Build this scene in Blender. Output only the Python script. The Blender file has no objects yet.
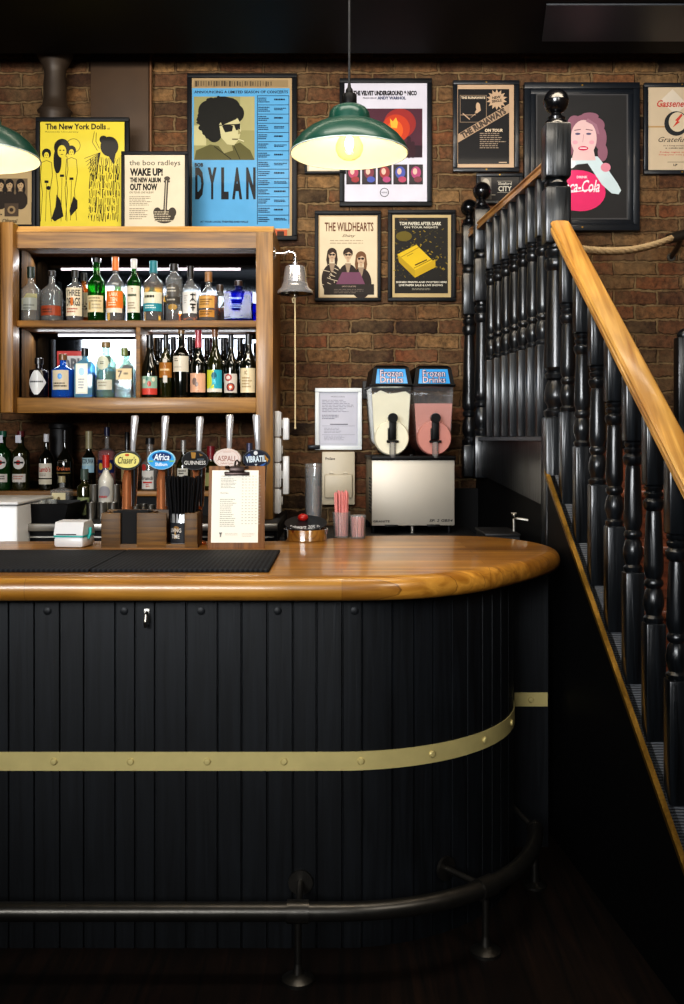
import bpy, bmesh, math, random
from mathutils import Vector, Matrix
random.seed(7)
PI = math.pi
sc = bpy.context.scene
COL = sc.collection
F, CX, HY, CH = 1000.0, 342.0, 440.0, 1.489      # focal length and principal column in px, horizon row, camera height (m)


def W(px, py, Y):
    """photo measurement -> world point at depth Y"""
    return Vector(((px - CX) * Y / F, Y, CH + (HY - py) * Y / F))


def ZX(py, Y): return CH + (HY - py) * Y / F
def XX(px, Y): return (px - CX) * Y / F


def lin(h):
    h = h.lstrip('#')
    out = []
    for i in (0, 2, 4):
        c = int(h[i:i + 2], 16) / 255.0
        out.append(c / 12.92 if c <= 0.04045 else ((c + 0.055) / 1.055) ** 2.4)
    return (out[0], out[1], out[2], 1.0)


# ------------------------------------------------------------------ materials
MATS = {}


def newmat(name):
    m = bpy.data.materials.new(name)
    m.use_nodes = True
    nt = m.node_tree
    b = nt.nodes.get('Principled BSDF')
    return m, nt, b


def plain(name, col, rough=0.5, metal=0.0, coat=0.0, emit=0.0, ecol=None, noise=0.12, nscale=30, bump=0.0, spec=0.5):
    if name in MATS: return MATS[name]
    m, nt, b = newmat(name)
    c = lin(col)
    b.inputs['Roughness'].default_value = rough
    b.inputs['Metallic'].default_value = metal
    b.inputs['Coat Weight'].default_value = coat
    b.inputs['Coat Roughness'].default_value = 0.08
    b.inputs['Specular IOR Level'].default_value = spec
    if emit:
        b.inputs['Emission Color'].default_value = lin(ecol or col)
        b.inputs['Emission Strength'].default_value = emit
    tc = nt.nodes.new('ShaderNodeTexCoord')
    n = nt.nodes.new('ShaderNodeTexNoise')
    n.inputs['Scale'].default_value = nscale
    n.inputs['Detail'].default_value = 5
    nt.links.new(tc.outputs['Object'], n.inputs['Vector'])
    mx = nt.nodes.new('ShaderNodeMix'); mx.data_type = 'RGBA'
    mx.inputs[6].default_value = tuple(x * (1 - noise) for x in c[:3]) + (1,)
    mx.inputs[7].default_value = tuple(min(1, x * (1 + noise)) for x in c[:3]) + (1,)
    nt.links.new(n.outputs['Fac'], mx.inputs[0])
    nt.links.new(mx.outputs[2], b.inputs['Base Color'])
    if bump:
        bp = nt.nodes.new('ShaderNodeBump'); bp.inputs['Strength'].default_value = bump; bp.inputs['Distance'].default_value = 0.004
        nt.links.new(n.outputs['Fac'], bp.inputs['Height']); nt.links.new(bp.outputs[0], b.inputs['Normal'])
    MATS[name] = m
    return m


def wood(name, c1, c2, axis='X', scale=1.0, rough=0.45, coat=0.0, rotx=0.0, bump=0.15, stave=None, c3=None, spec=0.5):
    """grain stretched along axis; stave=(length,height) adds per-stave tone"""
    if name in MATS: return MATS[name]
    m, nt, b = newmat(name)
    L = nt.links.new
    tc = nt.nodes.new('ShaderNodeTexCoord')
    mp = nt.nodes.new('ShaderNodeMapping')
    s = {'X': (1.2, 22, 22), 'Y': (22, 1.2, 22), 'Z': (22, 22, 1.2)}[axis]
    mp.inputs['Scale'].default_value = tuple(v * scale for v in s)
    if rotx:
        mr0 = nt.nodes.new('ShaderNodeMapping'); mr0.inputs['Rotation'].default_value = (rotx, 0, 0)
        L(tc.outputs['Object'], mr0.inputs['Vector']); L(mr0.outputs[0], mp.inputs['Vector'])
    else: L(tc.outputs['Object'], mp.inputs['Vector'])
    n = nt.nodes.new('ShaderNodeTexNoise'); n.inputs['Scale'].default_value = 2.2; n.inputs['Detail'].default_value = 7
    n.inputs['Distortion'].default_value = 0.9
    L(mp.outputs[0], n.inputs['Vector'])
    r = nt.nodes.new('ShaderNodeValToRGB')
    r.color_ramp.elements[0].color = lin(c1); r.color_ramp.elements[0].position = 0.32
    r.color_ramp.elements[1].color = lin(c2); r.color_ramp.elements[1].position = 0.68
    L(n.outputs['Fac'], r.inputs[0])
    out = r.outputs[0]
    n2 = nt.nodes.new('ShaderNodeTexNoise'); n2.inputs['Scale'].default_value = 3.0; n2.inputs['Detail'].default_value = 3
    L(tc.outputs['Object'], n2.inputs['Vector'])
    mr = nt.nodes.new('ShaderNodeMapRange'); mr.inputs[1].default_value = 0.3; mr.inputs[2].default_value = 0.7
    mr.inputs[3].default_value = 0.72; mr.inputs[4].default_value = 1.18
    L(n2.outputs['Fac'], mr.inputs[0])
    mul = nt.nodes.new('ShaderNodeMix'); mul.data_type = 'RGBA'; mul.blend_type = 'MULTIPLY'; mul.inputs[0].default_value = 1
    L(out, mul.inputs[6]); L(mr.outputs[0], mul.inputs[7])
    out = mul.outputs[2]
    if stave:
        br = nt.nodes.new('ShaderNodeTexBrick')
        br.inputs['Scale'].default_value = 1.0
        br.inputs['Brick Width'].default_value = stave[0]; br.inputs['Row Height'].default_value = stave[1]
        br.inputs['Mortar Size'].default_value = 0.0008; br.inputs['Bias'].default_value = 0
        br.inputs['Color1'].default_value = (0.62, 0.55, 0.5, 1); br.inputs['Color2'].default_value = (1.15, 1.15, 1.1, 1)
        br.inputs['Mortar'].default_value = (0.35, 0.3, 0.25, 1)
        mp2 = nt.nodes.new('ShaderNodeMapping')
        if axis == 'Y': mp2.inputs['Rotation'].default_value = (0, 0, PI / 2)
        L(tc.outputs['Object'], mp2.inputs['Vector']); L(mp2.outputs[0], br.inputs['Vector'])
        mu2 = nt.nodes.new('ShaderNodeMix'); mu2.data_type = 'RGBA'; mu2.blend_type = 'MULTIPLY'; mu2.inputs[0].default_value = 0.8
        L(out, mu2.inputs[6]); L(br.outputs['Color'], mu2.inputs[7]); out = mu2.outputs[2]
    L(out, b.inputs['Base Color'])
    b.inputs['Roughness'].default_value = rough; b.inputs['Coat Weight'].default_value = coat
    b.inputs['Coat Roughness'].default_value = 0.12; b.inputs['Specular IOR Level'].default_value = spec
    if bump:
        bp = nt.nodes.new('ShaderNodeBump'); bp.inputs['Strength'].default_value = bump; bp.inputs['Distance'].default_value = 0.003
        L(n.outputs['Fac'], bp.inputs['Height']); L(bp.outputs[0], b.inputs['Normal'])
    MATS[name] = m
    return m


def glass(name, col, gloss=1.0, rough=0.03, opac=0.0, dif='#ffffff', edge=.3):
    """thin glass: tinted transparency under a fresnel reflection; opac mixes in a diffuse body"""
    if name in MATS: return MATS[name]
    m, nt, b = newmat(name)
    nt.nodes.remove(b)
    out = nt.nodes.get('Material Output')
    L = nt.links.new
    tr = nt.nodes.new('ShaderNodeBsdfTransparent'); c_ = lin(col)
    lw = nt.nodes.new('ShaderNodeLayerWeight'); lw.inputs['Blend'].default_value = .28
    tm = nt.nodes.new('ShaderNodeMix'); tm.data_type = 'RGBA'; tm.inputs[6].default_value = c_; tm.inputs[7].default_value = tuple(v * edge for v in c_[:3]) + (1,)
    L(lw.outputs['Facing'], tm.inputs[0]); L(tm.outputs[2], tr.inputs[0])
    gl = nt.nodes.new('ShaderNodeBsdfGlossy'); gl.inputs['Roughness'].default_value = rough
    fr = nt.nodes.new('ShaderNodeFresnel')
    ge = nt.nodes.new('ShaderNodeNewGeometry')
    io = nt.nodes.new('ShaderNodeMath'); io.operation = 'MULTIPLY_ADD'; io.inputs[1].default_value = 1 / 1.5 - 1.5; io.inputs[2].default_value = 1.5
    L(ge.outputs['Backfacing'], io.inputs[0]); L(io.outputs[0], fr.inputs['IOR'])
    n = nt.nodes.new('ShaderNodeTexNoise'); n.inputs['Scale'].default_value = 18
    bp = nt.nodes.new('ShaderNodeBump'); bp.inputs['Strength'].default_value = 0.08; bp.inputs['Distance'].default_value = 0.003
    L(n.outputs['Fac'], bp.inputs['Height']); L(bp.outputs[0], gl.inputs['Normal'])
    base = tr.outputs[0]
    if opac:
        df = nt.nodes.new('ShaderNodeBsdfDiffuse'); df.inputs[0].default_value = lin(dif)
        mo = nt.nodes.new('ShaderNodeMixShader'); mo.inputs[0].default_value = opac
        L(base, mo.inputs[1]); L(df.outputs[0], mo.inputs[2]); base = mo.outputs[0]
    mu = nt.nodes.new('ShaderNodeMath'); mu.operation = 'MULTIPLY'; mu.inputs[1].default_value = gloss
    L(fr.outputs[0], mu.inputs[0])
    mx = nt.nodes.new('ShaderNodeMixShader')
    L(mu.outputs[0], mx.inputs[0]); L(base, mx.inputs[1]); L(gl.outputs[0], mx.inputs[2])
    L(mx.outputs[0], out.inputs['Surface'])
    MATS[name] = m
    return m


def print_mat(name='printed_ink', rough=0.6, coat=0.06, metal=0.0):
    if name in MATS: return MATS[name]
    m, nt, b = newmat(name)
    a = nt.nodes.new('ShaderNodeVertexColor'); a.layer_name = 'ink'
    tc = nt.nodes.new('ShaderNodeTexCoord')
    n = nt.nodes.new('ShaderNodeTexNoise'); n.inputs['Scale'].default_value = 9; n.inputs['Detail'].default_value = 6
    nt.links.new(tc.outputs['Object'], n.inputs['Vector'])
    mr = nt.nodes.new('ShaderNodeMapRange'); mr.inputs[3].default_value = 0.86; mr.inputs[4].default_value = 1.1
    nt.links.new(n.outputs['Fac'], mr.inputs[0])
    mul = nt.nodes.new('ShaderNodeMix'); mul.data_type = 'RGBA'; mul.blend_type = 'MULTIPLY'; mul.inputs[0].default_value = 1
    nt.links.new(a.outputs['Color'], mul.inputs[6]); nt.links.new(mr.outputs[0], mul.inputs[7])
    nt.links.new(mul.outputs[2], b.inputs['Base Color'])
    b.inputs['Roughness'].default_value = rough; b.inputs['Coat Weight'].default_value = coat; b.inputs['Coat Roughness'].default_value = 0.06
    b.inputs['Metallic'].default_value = metal; b.inputs['Specular IOR Level'].default_value = .2
    MATS[name] = m
    return m


def brick_mat():
    m, nt, b = newmat('old_brick')
    L = nt.links.new
    tc = nt.nodes.new('ShaderNodeTexCoord')
    geo = nt.nodes.new('ShaderNodeNewGeometry')
    sep = nt.nodes.new('ShaderNodeSeparateXYZ'); L(geo.outputs['Position'], sep.inputs[0])
    ad = nt.nodes.new('ShaderNodeMath'); ad.operation = 'ADD'; L(sep.outputs[0], ad.inputs[0]); L(sep.outputs[1], ad.inputs[1])
    cb = nt.nodes.new('ShaderNodeCombineXYZ'); L(ad.outputs[0], cb.inputs[0]); L(sep.outputs[2], cb.inputs[1])
    # wobble
    nz = nt.nodes.new('ShaderNodeTexNoise'); nz.inputs['Scale'].default_value = 7; nz.inputs['Detail'].default_value = 4
    L(geo.outputs['Position'], nz.inputs['Vector'])
    sb = nt.nodes.new('ShaderNodeVectorMath'); sb.operation = 'SUBTRACT'; sb.inputs[1].default_value = (.5, .5, .5); L(nz.outputs['Color'], sb.inputs[0])
    sl = nt.nodes.new('ShaderNodeVectorMath'); sl.operation = 'SCALE'; sl.inputs['Scale'].default_value = 0.03; L(sb.outputs[0], sl.inputs[0])
    av = nt.nodes.new('ShaderNodeVectorMath'); av.operation = 'ADD'; L(cb.outputs[0], av.inputs[0]); L(sl.outputs[0], av.inputs[1])
    nzb = nt.nodes.new('ShaderNodeTexNoise'); nzb.inputs['Scale'].default_value = 42; nzb.inputs['Detail'].default_value = 5
    L(geo.outputs['Position'], nzb.inputs['Vector'])
    sb2 = nt.nodes.new('ShaderNodeVectorMath'); sb2.operation = 'SUBTRACT'; sb2.inputs[1].default_value = (.5, .5, .5); L(nzb.outputs['Color'], sb2.inputs[0])
    sl2 = nt.nodes.new('ShaderNodeVectorMath'); sl2.operation = 'SCALE'; sl2.inputs['Scale'].default_value = 0.022; L(sb2.outputs[0], sl2.inputs[0])
    av0 = av; av = nt.nodes.new('ShaderNodeVectorMath'); av.operation = 'ADD'; L(av0.outputs[0], av.inputs[0]); L(sl2.outputs[0], av.inputs[1])
    br = nt.nodes.new('ShaderNodeTexBrick'); br.offset = 0.5
    for k, v in (('Scale', 1.0), ('Brick Width', 0.228), ('Row Height', 0.0755), ('Mortar Size', 0.0085), ('Mortar Smooth', 0.55), ('Bias', 0.0)):
        br.inputs[k].default_value = v
    br.inputs['Color1'].default_value = (0, 0, 0, 1); br.inputs['Color2'].default_value = (1, 1, 1, 1); br.inputs['Mortar'].default_value = (.5, .5, .5, 1)
    L(av.outputs[0], br.inputs['Vector'])
    rp = nt.nodes.new('ShaderNodeValToRGB')
    e = rp.color_ramp.elements
    e[0].position = 0; e[0].color = lin('#2e211a')
    e[1].position = 1; e[1].color = lin('#94734c')
    for p, c in ((.15, '#4f3626'), (.3, '#6e4a32'), (.45, '#5a3f2b'), (.6, '#7c5c3c'), (.72, '#7a4a30'), (.86, '#664a34')):
        x = e.new(p); x.color = lin(c)
    L(br.outputs['Color'], rp.inputs[0])
    # blotch
    n2 = nt.nodes.new('ShaderNodeTexNoise'); n2.inputs['Scale'].default_value = 34; n2.inputs['Detail'].default_value = 10; n2.inputs['Roughness'].default_value = .75
    L(geo.outputs['Position'], n2.inputs['Vector'])
    r2 = nt.nodes.new('ShaderNodeMapRange'); r2.inputs[1].default_value = .3; r2.inputs[2].default_value = .7; r2.inputs[3].default_value = .18; r2.inputs[4].default_value = 1.5
    L(n2.outputs['Fac'], r2.inputs[0])
    mu = nt.nodes.new('ShaderNodeMix'); mu.data_type = 'RGBA'; mu.blend_type = 'MULTIPLY'; mu.inputs[0].default_value = 1
    L(rp.outputs[0], mu.inputs[6]); L(r2.outputs[0], mu.inputs[7])
    # lime smears over bricks
    n3 = nt.nodes.new('ShaderNodeTexNoise'); n3.inputs['Scale'].default_value = 3.2; n3.inputs['Detail'].default_value = 6; n3.inputs['Roughness'].default_value = .7
    L(geo.outputs['Position'], n3.inputs['Vector'])
    r3 = nt.nodes.new('ShaderNodeMapRange'); r3.inputs[1].default_value = .46; r3.inputs[2].default_value = .66; r3.inputs[3].default_value = 0; r3.inputs[4].default_value = .75
    L(n3.outputs['Fac'], r3.inputs[0])
    nmx = nt.nodes.new('ShaderNodeMix'); nmx.data_type = 'RGBA'; L(n2.outputs['Fac'], nmx.inputs[0]); nmx.inputs[6].default_value = lin('#2c231b'); nmx.inputs[7].default_value = lin('#9a7f5c')
    mo = nt.nodes.new('ShaderNodeMix'); mo.data_type = 'RGBA'
    L(r3.outputs[0], mo.inputs[0]); L(mu.outputs[2], mo.inputs[6]); L(nmx.outputs[2], mo.inputs[7])
    # mortar
    mm = nt.nodes.new('ShaderNodeMix'); mm.data_type = 'RGBA'
    nf = nt.nodes.new('ShaderNodeMapRange'); nf.inputs[1].default_value = .35; nf.inputs[2].default_value = .62; nf.inputs[3].default_value = .15; nf.inputs[4].default_value = 1.0; L(nz.outputs['Fac'], nf.inputs[0])
    fm = nt.nodes.new('ShaderNodeMath'); fm.operation = 'MULTIPLY'; L(br.outputs['Fac'], fm.inputs[0]); L(nf.outputs[0], fm.inputs[1])
    L(fm.outputs[0], mm.inputs[0]); L(mo.outputs[2], mm.inputs[6])
    nm = nt.nodes.new('ShaderNodeMix'); nm.data_type = 'RGBA'; L(n2.outputs['Fac'], nm.inputs[0])
    nm.inputs[6].default_value = lin('#2e2218'); nm.inputs[7].default_value = lin('#b0956c')
    L(nm.outputs[2], mm.inputs[7])
    L(mm.outputs[2], b.inputs['Base Color'])
    b.inputs['Roughness'].default_value = 0.72; b.inputs['Specular IOR Level'].default_value = .35
    h1 = nt.nodes.new('ShaderNodeMath'); h1.operation = 'MULTIPLY'; h1.inputs[1].default_value = -1.0; L(br.outputs['Fac'], h1.inputs[0])
    h2 = nt.nodes.new('ShaderNodeMath'); h2.operation = 'MULTIPLY_ADD'; h2.inputs[1].default_value = .9; L(n2.outputs['Fac'], h2.inputs[0]); L(h1.outputs[0], h2.inputs[2])
    bp = nt.nodes.new('ShaderNodeBump'); bp.inputs['Strength'].default_value = 1.0; bp.inputs['Distance'].default_value = .02
    L(h2.outputs[0], bp.inputs['Height']); L(bp.outputs[0], b.inputs['Normal'])
    return m


def mat_rubber():
    m, nt, b = newmat('ribbed_rubber')
    L = nt.links.new
    tc = nt.nodes.new('ShaderNodeTexCoord')
    mp = nt.nodes.new('ShaderNodeMapping'); mp.inputs['Rotation'].default_value = (0, 0, PI / 4); mp.inputs['Scale'].default_value = (95, 95, 95)
    L(tc.outputs['Object'], mp.inputs[0])
    ck = nt.nodes.new('ShaderNodeTexChecker'); ck.inputs['Scale'].default_value = 1.0
    ck.inputs['Color1'].default_value = (0.028, 0.031, 0.037, 1); ck.inputs['Color2'].default_value = (0.006, 0.0065, 0.008, 1)
    L(mp.outputs[0], ck.inputs['Vector']); L(ck.outputs['Color'], b.inputs['Base Color'])
    bp = nt.nodes.new('ShaderNodeBump'); bp.inputs['Strength'].default_value = .6; bp.inputs['Distance'].default_value = .004
    L(ck.outputs['Fac'], bp.inputs['Height']); L(bp.outputs[0], b.inputs['Normal'])
    b.inputs['Roughness'].default_value = .7; b.inputs['Specular IOR Level'].default_value = .15
    return m


def mat_tread():
    m, nt, b = newmat('ridged_metal_tread')
    L = nt.links.new
    tc = nt.nodes.new('ShaderNodeTexCoord')
    wv = nt.nodes.new('ShaderNodeTexWave'); wv.inputs['Scale'].default_value = 45; wv.bands_direction = 'Y'; wv.inputs['Distortion'].default_value = 1.5
    L(tc.outputs['Object'], wv.inputs[0])
    r = nt.nodes.new('ShaderNodeValToRGB'); r.color_ramp.elements[0].color = lin('#2c3036'); r.color_ramp.elements[1].color = lin('#767b82')
    L(wv.outputs['Fac'], r.inputs[0]); L(r.outputs[0], b.inputs['Base Color'])
    bp = nt.nodes.new('ShaderNodeBump'); bp.inputs['Strength'].default_value = .5; bp.inputs['Distance'].default_value = .003
    L(wv.outputs['Fac'], bp.inputs['Height']); L(bp.outputs[0], b.inputs['Normal'])
    b.inputs['Roughness'].default_value = .42; b.inputs['Metallic'].default_value = .3
    return m


M_BRICK = brick_mat()
M_RUBBER = mat_rubber()
M_TREAD = mat_tread()
M_INK = print_mat()
M_LABEL = print_mat('label_paper', .5, .1)
M_CEIL = plain('black_ceiling', '#050506', .6, noise=.3, nscale=6, spec=.15)
M_CEIL2 = plain('grey_ceiling_board', '#2a3038', .45, noise=.1)
M_FLOOR = wood('dark_floorboards', '#0e0907', '#22150e', 'Y', .8, .6, 0, spec=.25, stave=(1.6, .13))
M_BAR = wood('black_painted_boards', '#0a0c0f', '#171a1e', 'Z', 1.0, .5, .0, bump=.35, spec=.4)
M_BARTOP = wood('varnished_oak', '#93611f', '#c6913f', 'X', .6, .36, .35, bump=.05, stave=(.9, .075))
M_PINE = wood('cabinet_pine', '#62421a', '#9c7234', 'X', .8, .45, .1)
M_PINE_LIT = wood('lit_pine_moulding', '#b98a4c', '#dcb47a', 'X', .8, .5, .0)  # cabinet pine, lightened to paint in lamp light on the top bevel
M_BELL = plain('bell_metal', '#cfcfd2', .2, metal=.75, noise=.05)
M_PINEV = wood('cabinet_pine_upright', '#62421a', '#966c30', 'Z', .8, .45, .1)
M_SHELF = wood('shelf_pine', '#5f4019', '#94692e', 'X', .8, .5, 0)
M_INNER = wood('grey_brown_boards', '#4a3620', '#785732', 'Z', 1.0, .75, 0, spec=.15)
M_RAIL = wood('varnished_handrail', '#946428', '#c8994f', 'Y', .8, .38, .25, bump=.05, rotx=-math.radians(38.7))
M_RAILF = wood('varnished_level_rail', '#7a4f20', '#b98a48', 'Y', .8, .34, .3, bump=.05)
M_BLACK = wood('black_stained_wood', '#07080a', '#1d2125', 'Z', 1.2, .3, .15, bump=.6, spec=.5)
M_BLACKG = plain('black_gloss_paint', '#0b0c0f', .22, coat=.3, noise=.2, bump=.12, nscale=60)
M_PANEL = plain('matt_black_panel', '#060607', .6, noise=.2, spec=.2)
M_RED = wood('red_brown_riser', '#5a2e1c', '#935536', 'X', .9, .4, .15)
M_BRASS = plain('aged_brass', '#dccb8c', .42, metal=.35, noise=.15, nscale=14)
M_GOLD = plain('brass_nosing', '#8a6a2c', .38, metal=.8, noise=.35, nscale=120, bump=.4)
M_COPPER = plain('polished_copper', '#ef9d6a', .2, metal=.72, noise=.08)
M_CHROMEH = plain('bright_chrome', '#dfe0e4', .16, metal=.62, noise=.03)
M_CHROME = plain('chrome', '#e8e8ea', .07, metal=1, noise=.02)
M_STEEL = plain('brushed_steel', '#b4b0a8', .3, metal=1, noise=.1, nscale=8)
M_STEEL2 = plain('satin_steel_panel', '#b9b2a6', .52, metal=.7, noise=.08, nscale=5)
M_IRON = plain('blackened_iron', '#55524d', .36, metal=.9, noise=.35, nscale=22, bump=.1)
M_FRAME = plain('black_frame', '#0f1115', .5, noise=.15, spec=.22)
M_FRAMEB = plain('blue_black_frame', '#161b22', .42, coat=.1, noise=.2, spec=.3)
M_WFRAME = plain('white_frame', '#dfe4e6', .4, noise=.05)
M_WHITE = plain('white_plastic', '#d8d9da', .35, coat=.15, noise=.03)
M_BEIGE = plain('beige_plastic', '#c3b8a2', .45, noise=.04)
M_TEAL = plain('teal_plastic', '#2aa5a0', .4)
M_BLK = plain('black_plastic', '#060607', .45, spec=.18)
M_BLKM = plain('matt_black_plastic', '#0c0c0e', .55)
M_GREEN = plain('green_enamel', '#0a3f32', .35, coat=.12, noise=.06)
M_ENAM = plain('white_enamel', '#e6dcc2', .4, noise=.02)
M_ROPE = plain('natural_rope', '#b39a74', .8, noise=.25, nscale=80, bump=.3)
M_CORD = plain('cream_cord', '#c9b68f', .7)
M_CADDY = wood('stained_caddy_wood', '#3a2611', '#70501f', 'X', 1.2, .55, 0)
M_CLIP = wood('walnut_clipboard', '#5b3a1d', '#8b5f33', 'Z', 1.0, .5, 0)
M_BRONZE = plain('dark_bronze_clip', '#3a2e2b', .35, metal=.7)
M_NAP = plain('black_napkin', '#0b0b0d', .85)
M_STRAW = plain('black_straw', '#111215', .35)
M_PINK = plain('pink_straw', '#d98a86', .5, noise=.25, nscale=150)
M_MIRROR = plain('dark_mirror', '#4a4e54', .03, metal=1, noise=.02)
M_LEDDIM = plain('dim_strip_light', '#c9b8bc', .4, emit=.35, ecol='#f0dce4')
M_LED = plain('cool_strip_light', '#ffffff', .4, emit=1.6, ecol='#eef2ff')
M_BULB = plain('lit_bulb', '#fff2d0', .4, emit=14.0, ecol='#ffd28a')
M_G_CLEAR = glass('clear_glass', '#fafcfb', 1, .03, .10, '#f4f6f8', .45)
M_G_GREEN = glass('green_glass', '#58b552', 1, .03, .12, '#1f7a28')
M_G_DKGREEN = glass('deep_green_glass', '#2c7a2a', 1, .03, .35, '#14501c')
M_G_BLUE = glass('blue_glass', '#5a9cff', 1, .03, .35, '#2f76e0')
M_G_LBLUE = glass('pale_blue_glass', '#a4dcf4', 1, .03, .3, '#8fd0ee')
M_G_COBALT = glass('cobalt_glass', '#2a3ac0', .45, .05, .25, '#101c78')
M_G_AQUA = glass('pale_aqua_glass', '#cdeee0', 1, .03, .18, '#c2e6d8')
M_G_AMBER = glass('amber_glass', '#c87c24', 1, .03, .3, '#b06a1c')
M_G_PLAST = glass('clear_plastic', '#fbfcfc', 1.3, .05, .06, '#e8eaee', .75)
M_WINE = plain('dark_wine_glass', '#0a0d08', .07, noise=.1, coat=.3, spec=.7)
M_WINE2 = plain('olive_wine_glass', '#1d1f08', .07, noise=.1, coat=.3, spec=.7)
M_INKBOT = plain('black_apothecary_glass', '#100c12', .18, spec=.4)
L_AMBER = glass('amber_liquid', '#d9902c', .3)
L_GOLD = glass('golden_liquid', '#e9c25a', .3)
L_CLEAR = glass('clear_liquid', '#e8eef0', .5)
L_BLUE = glass('blue_liquid', '#7ab4f5', .3)
L_GREEN = glass('green_liquid', '#7fc06a', .3)
L_RED = glass('red_liquid', '#c8261a', .2, opac=.6, dif='#a01a10')
L_CREAM = plain('white_cream_liquid', '#cfc8bd', .3)
CAPM = {}


def capm(col, metal=0.0):
    k = col + str(metal)
    if k not in CAPM: CAPM[k] = plain('cap_' + col.strip('#'), col, .35, metal=metal, coat=.2)
    return CAPM[k]


# ------------------------------------------------------------------ mesh builder
class MB:
    def __init__(s, origin=(0, 0, 0)):
        s.v = []; s.f = []; s.o = Vector(origin)

    def add(s, vs, fs):
        n = len(s.v)
        s.v += [Vector(p) for p in vs]
        s.f += [tuple(i + n for i in f) for f in fs]
        return s

    def box(s, x0, x1, y0, y1, z0, z1, b=0.0):
        if x0 > x1: x0, x1 = x1, x0
        if y0 > y1: y0, y1 = y1, y0
        if z0 > z1: z0, z1 = z1, z0
        if b <= 0:
            vs = [(x, y, z) for x in (x0, x1) for y in (y0, y1) for z in (z0, z1)]
            return s.add(vs, [(0, 1, 3, 2), (4, 6, 7, 5), (0, 4, 5, 1), (2, 3, 7, 6), (0, 2, 6, 4), (1, 5, 7, 3)])
        bm = bmesh.new()
        bmesh.ops.create_cube(bm, size=1)
        for v in bm.verts:
            v.co = Vector(((x0 + x1) / 2 + v.co.x * (x1 - x0), (y0 + y1) / 2 + v.co.y * (y1 - y0), (z0 + z1) / 2 + v.co.z * (z1 - z0)))
        bmesh.ops.bevel(bm, geom=list(bm.edges), offset=min(b, .49 * min(x1 - x0, y1 - y0, z1 - z0)), segments=2, profile=.5, affect='EDGES')
        return s.bm(bm)

    def bm(s, bm, mat=None):
        bm.verts.index_update()
        vs = [(mat @ v.co) if mat else v.co.copy() for v in bm.verts]
        fs = [tuple(v.index for v in f.verts) for f in bm.faces]
        bm.free()
        return s.add(vs, fs)

    def prism(s, pts, axis, a0, a1):
        """closed 2-D outline extruded along axis. axis X: pts=(y,z); Y: (x,z); Z: (x,y)"""
        n = len(pts)
        def mk(p, a):
            return {'X': (a, p[0], p[1]), 'Y': (p[0], a, p[1]), 'Z': (p[0], p[1], a)}[axis]
        vs = [mk(p, a0) for p in pts] + [mk(p, a1) for p in pts]
        fs = [tuple(range(n)), tuple(range(2 * n - 1, n - 1, -1))]
        fs += [(i, (i + 1) % n, n + (i + 1) % n, n + i) for i in range(n)]
        return s.add(vs, fs)

    def lathe(s, prof, c=(0, 0, 0), seg=20, axis='Z', sq=None, dy=1.0, cap=True):
        """prof [(r,z)]; sq optional list of squareness 0..1 per ring"""
        vs = []; fs = []
        n = len(prof)
        for k, (r, z) in enumerate(prof):
            q = sq[k] if sq else 0
            for i in range(seg):
                a = 2 * PI * (i + .5) / seg
                ca, sa = math.cos(a), math.sin(a)
                g = 1.0
                if q: g = (1 - q) + q / max(abs(ca), abs(sa)) * .93
                x, y = r * ca * g, r * sa * g * dy
                p = {'Z': (x, y, z), 'Y': (x, z, y), 'X': (z, x, y)}[axis]
                vs.append((c[0] + p[0], c[1] + p[1], c[2] + p[2]))
        for k in range(n - 1):
            for i in range(seg):
                j = (i + 1) % seg
                fs.append((k * seg + i, k * seg + j, (k + 1) * seg + j, (k + 1) * seg + i))
        if cap:
            if prof[0][0] > 1e-5: fs.append(tuple(range(seg - 1, -1, -1)))
            if prof[-1][0] > 1e-5: fs.append(tuple((n - 1) * seg + i for i in range(seg)))
        return s.add(vs, fs)

    def tube(s, pts, r, seg=12, rad=None):
        pts = [Vector(p) for p in pts]
        n = len(pts)
        t0 = (pts[1] - pts[0]).normalized()
        up = Vector((0, 0, 1)) if abs(t0.z) < .9 else Vector((1, 0, 0))
        nx = t0.cross(up).normalized()
        vs = []; fs = []
        for k, p in enumerate(pts):
            t = ((pts[min(k + 1, n - 1)] - pts[max(k - 1, 0)])).normalized()
            nx = (nx - t * nx.dot(t)).normalized()
            ny = t.cross(nx)
            rr = rad[k] if rad else r
            for i in range(seg):
                a = 2 * PI * i / seg
                vs.append(p + nx * (math.cos(a) * rr) + ny * (math.sin(a) * rr))
        for k in range(n - 1):
            for i in range(seg):
                j = (i + 1) % seg
                fs.append((k * seg + i, k * seg + j, (k + 1) * seg + j, (k + 1) * seg + i))
        fs.append(tuple(range(seg - 1, -1, -1))); fs.append(tuple((n - 1) * seg + i for i in range(seg)))
        return s.add(vs, fs)

    def ball(s, c, r, seg=18, rings=10, sz=1.0, sx=1.0, sy=1.0):
        prof = [(r * math.sin(PI * k / rings), -r * sz * math.cos(PI * k / rings)) for k in range(rings + 1)]
        prof[0] = (1e-4, prof[0][1]); prof[-1] = (1e-4, prof[-1][1])
        n = len(s.v)
        s.lathe(prof, c, seg)
        for i in range(n, len(s.v)):
            s.v[i].x = c[0] + (s.v[i].x - c[0]) * sx; s.v[i].y = c[1] + (s.v[i].y - c[1]) * sy
        return s

    def rot(s, mat, start=0):
        for i in range(start, len(s.v)): s.v[i] = mat @ s.v[i]
        return s

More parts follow.
